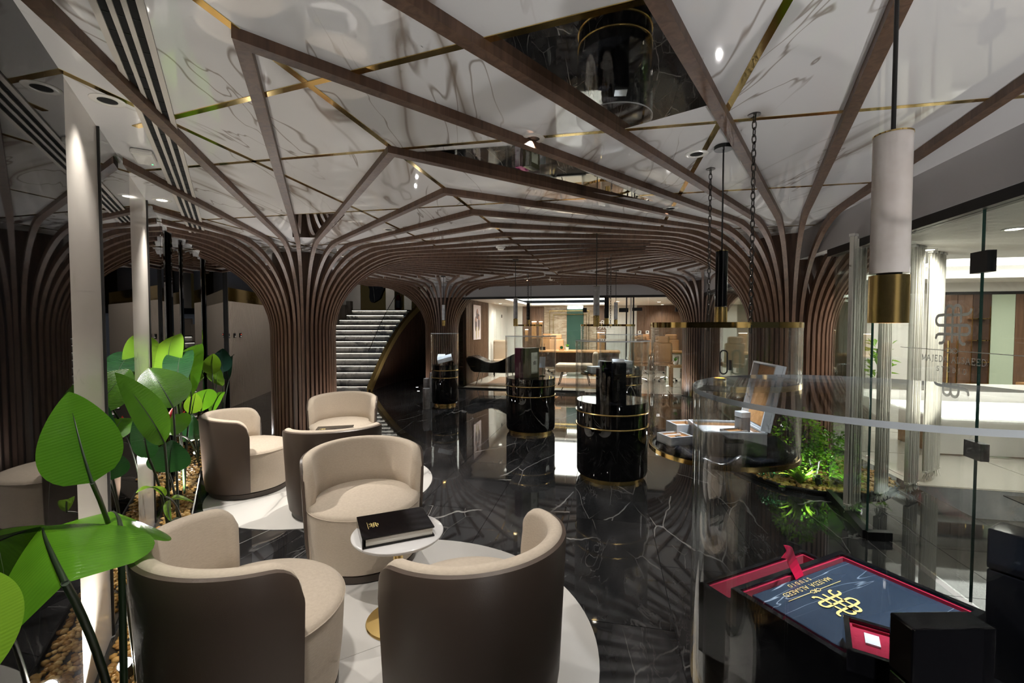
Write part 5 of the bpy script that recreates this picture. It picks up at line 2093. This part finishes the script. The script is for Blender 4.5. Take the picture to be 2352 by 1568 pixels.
# in-ground uplights: PZ ones are real, the others added to brighten ribs and ceiling
M['upl_s'] = emis('floor light face', (1, .96, .9), 5)
FL = [(PZ(601, 1001, 0), 110, 'bright recessed floor light left of the lounge column'),
      ((-2.15, 5.85), 70, 'added floor light between farthest armchair and lounge column'),
      ((-2.35, 6.75), 110, 'added floor light behind the lounge column'),
      (PZ(958, 889, 0), 22, 'tiny bright recessed floor light beside the slatted stair wall, farther'),
      (PZ(961, 898, 0), 22, 'tiny bright recessed floor light beside the stair wall, nearer'),
      ((3.30, 9.75), 110, 'added floor light left of the far office column'),
      ((2.32, 5.05), 100, 'added floor light left of the garden column'),
      ((2.55, 5.75), 90, 'added floor light behind the garden column'),
      ((1.75, .30), 120, 'added floor light near the studio glass behind the nearest case'),
      ((.70, -.55), 120, 'added floor light in the corner behind the camera')]
for (q, w, lb) in FL:
    r = thing('floor_light', lb, 'floor light', (q[0], q[1], 0), 0, 'recessed floor lights')
    MB().lathe([(.028, 0.001), (.050, .004), (.050, .001)], 20).build('rim', M['chrome'], r)
    MB().disc(.028, .001, .0035, 20).build('lens', M['upl_s'], r)
    spot('floor_uplight', (q[0], q[1], .02), (q[0], q[1], 2), w * K_FLOOR, 165, .5, (1, .975, .95), .028)


# ------------------------------------------------------------------ planter along the left wall
def WP(px, py, d):
    """point at distance d in front of the two-part left wall"""
    r = ray(px, py)
    ks = []
    for (n, p) in ((WN, P0), (W2N, WEND)):
        k = (d + n[0] * p[0] + n[1] * p[1]) / (r[0] * n[0] + r[1] * n[1])
        if k > 0:
            ks.append(k)
    k = min(ks)
    return Vector((r[0] * k, r[1] * k, EYE + r[2] * k))


_ico = bmesh.new()
bmesh.ops.create_icosphere(_ico, subdivisions=1, radius=1)
ICO_V = [tuple(v.co) for v in _ico.verts]
ICO_F = [tuple(v.index for v in f.verts) for f in _ico.faces]
_ico.free()
_ico = bmesh.new()
bmesh.ops.create_icosphere(_ico, subdivisions=2, radius=1)
ICO2_V = [tuple(v.co) for v in _ico.verts]
ICO2_F = [tuple(v.index for v in f.verts) for f in _ico.faces]
_ico.free()


def pebbles(root, spots, n_single, rnd, smin, smax, zfun=lambda: 0.0):
    """nearest pebbles one by one, the rest joined"""
    spots.sort(key=lambda p: p[0] ** 2 + p[1] ** 2)
    protos = []
    for k in range(5):
        v = []
        for p in ICO2_V:
            j = 1 + .10 * math.sin(3 * p[0] + k * 2) + .08 * math.sin(4 * p[1] + k)
            v.append((p[0] * j, p[1] * j * .82, p[2] * .62 * j))
        protos.append(v)
    mb = MB()
    base = []
    for i, p in enumerate(spots):
        s = rnd.uniform(smin, smax)
        a = rnd.uniform(0, 6.28)
        z = s * .35 + zfun()
        if i < n_single:
            if i < 5:
                o = MB().add(protos[i], ICO2_F).build('pebble', M['pebble'], root, smooth=80)
                base.append(o)
            else:
                o = inst(base[i % 5], 'pebble', root)
            o.location = (p[0], p[1], z)
            o.rotation_euler = (rnd.uniform(-.3, .3), rnd.uniform(-.3, .3), a)
            o.scale = (s, s, s)
        else:
            ca, sa = math.cos(a) * s, math.sin(a) * s
            mb.add([(p[0] + ca * x - sa * y * .82, p[1] + sa * x + ca * y * .82, z + zz * s * .62) for x, y, zz in ICO_V], ICO_F)
    if mb.v:
        o = mb.build('small_pebbles', M['pebble'], root, smooth=80)
        o['kind'] = 'stuff'


rnd = random.Random(11)
bed = thing('pebble_bed', 'strip of amber pebbles planted along the black and white marble wall', 'pebble bed', (0, 0, 0))
a, b, c, d = WL(-.9, .018), WL(3.3, .018), WL(3.3, .235), WL(-.9, .235)
MB().prism([a, b, c, d], .0, .006).build('bed_base', M['soil'], bed)
q0 = (WEND[0] + W2N[0] * .045, WEND[1] + W2N[1] * .045)
q1 = (POST[0] + W2N[0] * .045, POST[1] + W2N[1] * .045)
MB().prism([q0, q1, (q1[0] + W2N[0] * .26, q1[1] + W2N[1] * .26), (q0[0] + W2N[0] * .26, q0[1] + W2N[1] * .26)], .0, .006).build('bed_base', M['soil'], bed)
MB().wallseg(WL(-.9, .24), WL(3.3, .24), 0, .03, .010).build('metal_edge', M['black_matt'], bed)
sp = []
for k in range(1500):
    s = rnd.uniform(-.85, 3.3)
    if s < -.25 and rnd.random() < .5:
        continue
    sp.append(WL(s, rnd.uniform(.04, .222)))
for k in range(500):
    s = rnd.uniform(0, 3.7)
    e = rnd.uniform(.06, .29)
    sp.append((WEND[0] + W2D[0] * s + W2N[0] * e, WEND[1] + W2D[1] * s + W2N[1] * e))
pebbles(bed, sp, 280, rnd, .014, .023, lambda: rnd.uniform(0, .012))


def leaf_mesh(base, tip, width, normal, bend=.1, fold=.25, wave=.0, curl=0.0, nu=18, nv=9, heart=.72):
    """leaf blade as a grid following a curved midrib; returns verts, faces, uvs, midrib points"""
    base, tip, normal = Vector(base), Vector(tip), Vector(normal).normalized()
    ax = tip - base
    L = ax.length
    axn = ax.normalized()
    normal = (normal - axn * normal.dot(axn)).normalized()
    side = axn.cross(normal).normalized()
    vs, uv, mid = [], [], []
    for i in range(nu + 1):
        t = i / nu
        c = base + ax * t + normal * (bend * L * 4 * t * (1 - t))
        w = width * .5 * (math.sin(PI * min(1, t ** heart)) ** .75 if 0 < t < 1 else 0)
        w = max(w, width * .012)
        mid.append(c - normal * .002)
        for j in range(nv):
            s = -1 + 2 * j / (nv - 1)
            off = side * (w * s * math.cos(fold * abs(s))) + normal * (w * abs(s) * math.sin(fold) + wave * width * .1 * math.sin(9 * t + 2 * s) - curl * width * .2 * s * s)
            vs.append(tuple(c + off))
            uv.append((t, j / (nv - 1)))
    fs = [(i * nv + j, i * nv + j + 1, (i + 1) * nv + j + 1, (i + 1) * nv + j) for i in range(nu) for j in range(nv - 1)]
    return vs, fs, uv, mid


def add_leaf(root, base, tip, width, normal, mat='leaf', stalk=None, sr=.008, **kw):
    v, f, uv, mid = leaf_mesh(base, tip, width, normal, **kw)
    me = bpy.data.meshes.new('leaf')
    me.from_pydata(v, [], f)
    ul = me.uv_layers.new(name='UVMap')
    for l in me.loops:
        ul.data[l.index].uv = uv[l.vertex_index]
    for p in me.polygons:
        p.use_smooth = True
    o = bpy.data.objects.new('leaf', me)
    COL.objects.link(o)
    me.materials.append(M[mat])
    o.parent = root
    n = len(mid)
    MB().tube(mid[:n - 2], [sr * (.85 - .7 * i / n) for i in range(n - 2)], 6).build('midrib', M['stalk'], o, smooth=80)
    if stalk:
        MB().tube(stalk, [sr * (1.35 - .4 * i / (len(stalk) - 1)) for i in range(len(stalk))], 8).build('stalk', M['stalk'], root, smooth=80)
    return o


def curve3(a, b, c, n=10):
    a, b, c = Vector(a), Vector(b), Vector(c)
    return [a * (1 - t) ** 2 + b * 2 * t * (1 - t) + c * t * t for t in [i / n for i in range(n + 1)]]


def plant(label, s, d, leaves):
    """leaves: (base px, tip px, width m, depth from wall at base, at tip, mat, opts)"""
    if s < 3.25:
        g = WL(s, d)
    else:
        g = (WEND[0] + W2D[0] * (s - 3.25) + W2N[0] * d, WEND[1] + W2D[1] * (s - 3.25) + W2N[1] * d)
    root = thing('bird_of_paradise_plant', label, 'plant', (0, 0, 0), 0, 'tall leafy plants along the marble wall')
    for (bp, tp, w, db, dt, mat, nrm, kw) in leaves:
        b = WP(bp[0], bp[1], db)
        t = WP(tp[0], tp[1], dt)
        gp = Vector((g[0], g[1], .012))
        m = Vector(((gp.x * .7 + b.x * .3), (gp.y * .7 + b.y * .3), b.z * .62))
        add_leaf(root, b, t, w, nrm, mat, curve3(gp, m, b), kw.pop('sr', .0065), **kw)
    return root


FW = (WN[0] * .3 + .2, WN[1] * .3 - .9, .25)       # leaf face turned to the camera
plant('plant with one broad heart-shaped leaf against the first white marble strip', .05, .16,
      [((212, 1108), (158, 900), .20, .17, .10, 'leaf', (.35, -.85, .2), dict(fold=.10, bend=.04, heart=.62))])
root = thing('bird_of_paradise_plant', 'foreground plant with two broad drooping glossy leaves over the front armchair', 'plant', (0, 0, 0), 0, 'tall leafy plants along the marble wall')
for (bp, tp, Yb, Yt, side, w, fold, hrt) in (((150, 1338), (98, 1208), 1.06, 1.40, (1, 0, .26), .42, -.50, .58), ((278, 1216), (246, 1178), 1.42, 1.70, (1, .1, -.16), .36, -.36, .62)):
    b3, t3_ = Vector(PY(bp[0], bp[1], Yb)), Vector(PY(tp[0], tp[1], Yt))
    nrm = Vector(side).cross(t3_ - b3)
    if nrm.z < 0:
        nrm = -nrm
    g = WL(-.40, .19)
    gp_ = Vector((g[0], g[1], .012))
    mdl = Vector((gp_.x * .6 + b3.x * .4, gp_.y * .6 + b3.y * .4, b3.z * .6))
    add_leaf(root, b3, t3_, w, nrm, 'leaf', curve3(gp_, mdl, b3), .009, fold=fold, bend=.06, heart=hrt)
plant('nearest plant with a yellow-green leaf cut by the picture edge', -.66, .12,
      [((-48, 1570), (-36, 1310), .13, .16, .12, 'leaf_lime', (.5, -.8, .1), dict(fold=.1, heart=.8))])
plant('plant with a long pointed leaf leaning across the second white strip', 1.35, .16,
      [((378, 1018), (264, 855), .17, .20, .05, 'leaf', (.6, -.6, .55), dict(fold=.18, bend=.05, heart=.8)),
       ((342, 1052), (322, 925), .13, .10, .08, 'leaf_dark', (.5, -.8, .1), dict(fold=.3))])
plant('plant with a bright bent leaf just beyond the second white strip', 1.75, .17,
      [((398, 936), (342, 845), .30, .20, .06, 'leaf', (.5, -.55, .65), dict(fold=.22, bend=.05, heart=.7)),
       ((388, 1085), (395, 1010), .24, .16, .18, 'leaf_dark', (.5, -.85, .1), dict(fold=.2))])
_r = plant('plant with tall upright bright leaves in front of the dark mirrors', 2.55, .15,
      [((396, 885), (408, 768), .24, .14, .12, 'leaf_lime', (.3, -.9, .1), dict(fold=.12, heart=.9)),
       ((408, 905), (428, 812), .20, .20, .18, 'leaf_dark', (.5, -.85, .1), dict(fold=.15, heart=.8)),
       ((440, 912), (459, 790), .26, .22, .22, 'leaf', (.3, -.9, .15), dict(fold=.2, heart=.8))])
for (a_, b_) in (((388, 962), (396, 938)), ((418, 958), (424, 944))):
    MB().tube([WP(a_[0], a_[1], .18), WP((a_[0] + b_[0]) / 2 - 2, (a_[1] + b_[1]) / 2, .19), WP(b_[0], b_[1], .2)], [.008, .012, .003], 8).build('red_bract', M['red'], _r, smooth=60)
plant('plant with pale rounded leaves near the rear armchair', 3.6, .16,
      [((462, 945), (478, 893), .27, .20, .22, 'leaf', (.3, -.9, .3), dict(fold=.12)),
       ((440, 950), (450, 902), .16, .17, .2, 'leaf_lime', (.5, -.8, .2), dict(fold=.1)),
       ((402, 1000), (405, 950), .20, .18, .16, 'leaf', (.5, -.8, .2), dict(fold=.1)),
       ((448, 1010), (440, 950), .22, .2, .2, 'leaf_dark', (.5, -.8, .2), dict(fold=.3))])
plant('plant with two light green rounded leaves before the ribbed wall', 5.0, .14,
      [((488, 860), (490, 812), .24, .14, .14, 'leaf_lime', (.2, -.95, .2), dict(fold=.15)),
       ((497, 882), (505, 845), .28, .14, .2, 'leaf_lime', (.2, -.9, .5), dict(fold=.1)),
       ((485, 952), (518, 900), .14, .18, .25, 'leaf', (.3, -.8, .5), dict(fold=.3))])
plant('farthest plant with dark blue-green leaves beside the black post', 5.8, .14,
      [((512, 855), (512, 800), .30, .2, .2, 'leaf_blue', (.2, -.95, .1), dict(fold=.25)),
       ((526, 872), (538, 815), .24, .24, .24, 'leaf_blue', (.1, -.95, .1), dict(fold=.25))])
plant('young low plant with a lime sprouting leaf among the pebbles', 1.62, .21,
      [((394, 1198), (446, 1153), .05, .23, .28, 'leaf_lime', (-.4, -.5, .8), dict(fold=.3, bend=.12, sr=.005)),
       ((378, 1140), (312, 1132), .06, .2, .12, 'leaf_lime', (.2, -.5, .8), dict(fold=.2, bend=.12, sr=.005))])

# extra dark stalks between the leaves
def uplight(label, p, target, watts, angle=100):
    r = thing('spike_uplight', label, 'uplight', (p[0], p[1], 0), 0, 'spike uplights')
    d = (Vector(target) - Vector((p[0], p[1], .09))).normalized()
    R = d.to_track_quat('Z', 'Y').to_matrix().to_4x4()
    T = Matrix.Translation((0, 0, .07))
    MB().lathe([(.001, -.03), (.024, -.03), (.028, .035), (.025, .035), (.022, .02), (.001, .02)], 20).build('housing', M['black_matt'], r, smooth=40, M=T @ R)
    MB().lathe([(.001, .021), (.021, .021), (.021, .023), (.001, .023)], 20).build('lens', M['upl'], r, M=T @ R)
    MB().tube([(0, 0, 0), (0, 0, .06)], .006, 6).build('spike', M['black_matt'], r)
    o = Vector((p[0], p[1], .07)) + d * .045
    spot('uplight', o, o + d, watts * K_UP, angle, .7, (1, .93, .82), .015)
    return r


ua = PZ(293, 1534, .07)
ub = PZ(452, 1043, .07)
uplight('spike uplight glaring at the foot of the front armchair', ua, (ua[0] + .05, ua[1] - .35, .75), 40, 172)
uplight('spike uplight glaring beside the rear side-turned armchair', ub, (ub[0] + .10, ub[1] - .45, .75), 45, 172)
uc = WL(2.35, .12)
uplight('spike uplight hidden among the tall bright leaves', uc, (uc[0] - .5, uc[1] + 1.0, 1.4), 30, 150)

# ------------------------------------------------------------------ small indoor garden at the right column
gp = [PZ(1690, 1082, 0), PZ(1740, 1103, 0), PZ(1800, 1124, 0), PZ(1880, 1138, 0), PZ(1960, 1142, 0), PZ(2030, 1138, 0), PZ(2062, 1122, 0), RL(.42, .72), RL(1.3, .60), RL(1.3, -.75), RL(.75, -.75)]
gd = thing('indoor_garden_bed', 'curved garden bed with pebbles at the foot of the right ribbed column', 'garden bed', (0, 0, 0))
MB().prism(gp, .0, .03).build('bed_soil', M['soil'], gd)
edge = [(x, y, .03) for x, y in gp[:8]]
MB().tube(edge, .018, 6).build('black_edge', M['black_matt'], gd, smooth=60)
rnd = random.Random(5)


def inside(poly, x, y):
    c = False
    for i in range(len(poly)):
        a, b = poly[i], poly[i - 1]
        if (a[1] > y) != (b[1] > y) and x < (b[0] - a[0]) * (y - a[1]) / (b[1] - a[1]) + a[0]:
            c = not c
    return c


sp = []
while len(sp) < 1300:
    x, y = rnd.uniform(2.1, 4.2), rnd.uniform(3.8, 5.4)
    if inside(gp, x, y) and math.hypot(x - COLS[1][0], y - COLS[1][1]) > .46:
        sp.append((x, y))
pebbles(gd, sp, 200, rnd, .016, .028, lambda: .03 + rnd.uniform(0, .01))


def fan_plant(label, p, n, L, w, mat, seed, up=.6, z0=.05):
    """rosette of narrow arching leaves"""
    r = thing('garden_plant', label, 'plant', (p[0], p[1], z0), 0, 'low plants in the indoor garden')
    rr = random.Random(seed)
    for k in range(n):
        a = 2 * PI * k / n + rr.uniform(-.2, .2)
        l = L * rr.uniform(.75, 1.1)
        el = up * rr.uniform(.6, 1.3)
        tip = (l * math.cos(a) * math.cos(el), l * math.sin(a) * math.cos(el), l * math.sin(el))
        b = (0.01 * math.cos(a), .01 * math.sin(a), 0)
        v, f, uv, mid = leaf_mesh(b, tip, w, (-.2 * math.cos(a), -.2 * math.sin(a), 1), bend=.14, fold=.25, nu=7, nv=5, heart=.6)
        me = bpy.data.meshes.new('leaf')
        me.from_pydata(v, [], f)
        ul = me.uv_layers.new(name='UVMap')
        for lp in me.loops:
            ul.data[lp.index].uv = uv[lp.vertex_index]
        for pl in me.polygons:
            pl.use_smooth = True
        me.materials.append(M[mat])
        o = bpy.data.objects.new('leaf', me)
        COL.objects.link(o)
        o.parent = r
    MB().lathe([(.014, -.04), (.010, .03), (.001, .05)], 8).build('stem', M['stalk_l'], r)
    return r


def bush(label, p, rx, rz, n, size, mat, seed, z0=.05):
    r = thing('garden_shrub', label, 'shrub', (p[0], p[1], z0), 0, 'leafy shrubs in the indoor garden')
    rr = random.Random(seed)
    mb = MB()
    for k in range(n):
        a, u = rr.uniform(0, 2 * PI), rr.uniform(-.2, 1)
        q = rr.uniform(.55, 1) ** .6
        c = Vector((rx * q * math.cos(a) * math.sqrt(max(0, 1 - u * u)), rx * q * math.sin(a) * math.sqrt(max(0, 1 - u * u)), rz * (.25 + .75 * q * max(0, u + .1))))
        d = (Vector((math.cos(a), math.sin(a), rr.uniform(-.3, .9)))).normalized()
        sd = d.cross(Vector((rr.uniform(-1, 1), rr.uniform(-1, 1), 1))).normalized() * size * .32
        t = c + d * size
        mm = (c + t) / 2 + Vector((0, 0, size * .12))
        mb.add([c, mm + sd, t, mm - sd], [(0, 1, 2, 3)])
    o = mb.build('foliage', M[mat], r)
    o['kind'] = 'stuff'
    for k in range(4):
        a = k * 1.6
        MB().tube([(0, 0, -.02), (.3 * rx * math.cos(a), .3 * rx * math.sin(a), rz * .7)], .006, 5).build('stem', M['stalk'], r)
    return r


g1 = PZ(1838, 1110, .05)
fan_plant('bright lime spiky plant at the front of the indoor garden', (g1[0], g1[1]), 22, .26, .035, 'leaf_lime', 2)
g2 = PZ(1815, 1085, .05)
fan_plant('taller lime spiky plant behind the front one in the garden', (g2[0], g2[1] + .1), 20, .30, .035, 'leaf_lime', 6, .9)
g3 = PZ(1880, 1112, .05)
bush('pale green fine-leaved shrub beside the black garden spotlight', (g3[0], g3[1] + .06), .17, .30, 420, .035, 'leaf', 3)
g4 = PZ(1865, 1090, .05)
bush('tall bright green shrub at the back of the indoor garden', (g4[0] - .05, g4[1] + .14), .24, .58, 900, .04, 'leaf_lime', 4)
g5 = PZ(1930, 1105, .05)
bush('dark green shrub behind the glass leaf in the indoor garden', (g5[0], g5[1] + .14), .22, .42, 700, .04, 'leaf', 8)
g6 = PZ(1772, 1103, .05)
bush('small dark shrub at the left tip of the indoor garden', (g6[0] + .05, g6[1] + .08), .13, .14, 220, .03, 'leaf_dark', 9)
g7 = PZ(1955, 1118, .05)
fan_plant('small arching plant in front of the garden string curtain', (g7[0], g7[1] + .05), 14, .20, .03, 'leaf', 12)
# garden spotlight
g8 = PZ(1878, 1122, .03)
r = thing('garden_spotlight', 'small black spotlight standing among the garden pebbles', 'spotlight', (g8[0], g8[1], .03))
MB().lathe([(.001, -.04), (.026, -.04), (.03, .04), (.001, .03)], 18).build('housing', M['black_matt'], r, smooth=40, M=Matrix.Translation((0, 0, .08)) @ Matrix.Rotation(-.5, 4, 'X'))
MB().tube([(0, 0, 0), (0, 0, .06)], .006, 6).build('spike', M['black_matt'], r)
for (px, py, lb) in ((1796, 1116, 'glowing pebble-level uplight at the left of the garden'), (1952, 1127, 'glowing warm uplight among garden pebbles by the curtain'),
                     (1979, 1123, 'glowing white uplight among garden pebbles, rightmost')):
    q = PZ(px, py, .06)
    r = thing('garden_uplight', lb, 'uplight', (q[0], q[1], .03), 0, 'uplights among the garden pebbles')
    MB().lathe([(.026, 0), (.03, .03), (.024, .03)], 18).build('housing', M['chrome'], r, smooth=40)
    MB().disc(.023, .024, .028, 18).build('lens', M['lampface'], r)
    spot('garden_light', (q[0], q[1], .075), (q[0] - .05, q[1] + .35, .6), 22 * K_UP, 120, .7, (1, .95, .85), .02)
spot('garden_light', (g8[0] - .1, g8[1] - .05, .16), (g4[0], g4[1] + .3, .4), 30 * K_UP, 90, .7, (1, .97, .88), .02)

# ------------------------------------------------------------------ room lamps: added unseen spots, then the office coves
for (x, y, w, tx, ty) in ((-.62, 1.10, 105, -.85, 1.9), (.6, .2, 20, .6, .8), (1.7, 1.0, 14, 2.0, 1.6)):      # unseen lamps added over and behind the camera, without fittings
    spot('ceiling_spot', (x, y, HC - .02), (tx, ty, 0), w * K_SPOT, 95, .8, (1, .94, .86), .04)
spot('hall_fill', (-4.2, 9.0, 4.0), (-5.25, 9.6, 1.0), 120, 100, .8, (1, .93, .85), .06)  # unseen lamp added to brighten the cream ribbed wall
spot('landing_fill', (-4.4, 14.6, 4.1), (-4.4, 16.4, 2.6), 60, 90, .8, (1, .93, .84), .05)  # unseen lamp added over the landing, without a fitting


def area(name, loc, size, watts, col=(1, .95, .88), rot=(0, 0, 0)):
    d = bpy.data.lights.new(name, 'AREA')
    d.shape = 'RECTANGLE'
    d.size, d.size_y = size
    d.energy = watts
    d.color = col
    o = bpy.data.objects.new(name, d)
    COL.objects.link(o)
    o.location = loc
    o.rotation_euler = rot
    return o


p = GL(2.3, 2.6)
area('office_cove_lamp', (p[0], p[1], ZO + .12), (2.6, 3.4), 170 * K_COVE, rot=(0, 0, GA))
p = RL(2.4, 3.4)
area('studio_cove_lamp', (p[0], p[1], ZR + .14), (3.4, 2.2), 60 * K_COVE, rot=(0, 0, GA))

for (px, py, lb) in ((2131, 573, 'lit downlight in the studio office ceiling, above the string curtains'), (2330, 525, 'lit downlight in the studio office ceiling near the glass patch')):
    q = PZ(px, py, ZR)
    r = thing('downlight', lb, 'downlight', (q[0], q[1], ZR), 0, 'downlights in the studio office')
    MB().lathe([(.05, -.006), (.07, -.006), (.07, 0), (.05, 0)], 20, closed=True).build('trim_ring', M['white_lac'], r)
    MB().disc(.05, -.004, -.001, 20).build('lens', M['lamplit'], r)
    spot('studio_downlight', (q[0], q[1] - .3, ZR - .02), (q[0] - .15, q[1] + .5, .6), 75, 130, .7, (1, .95, .87), .04)
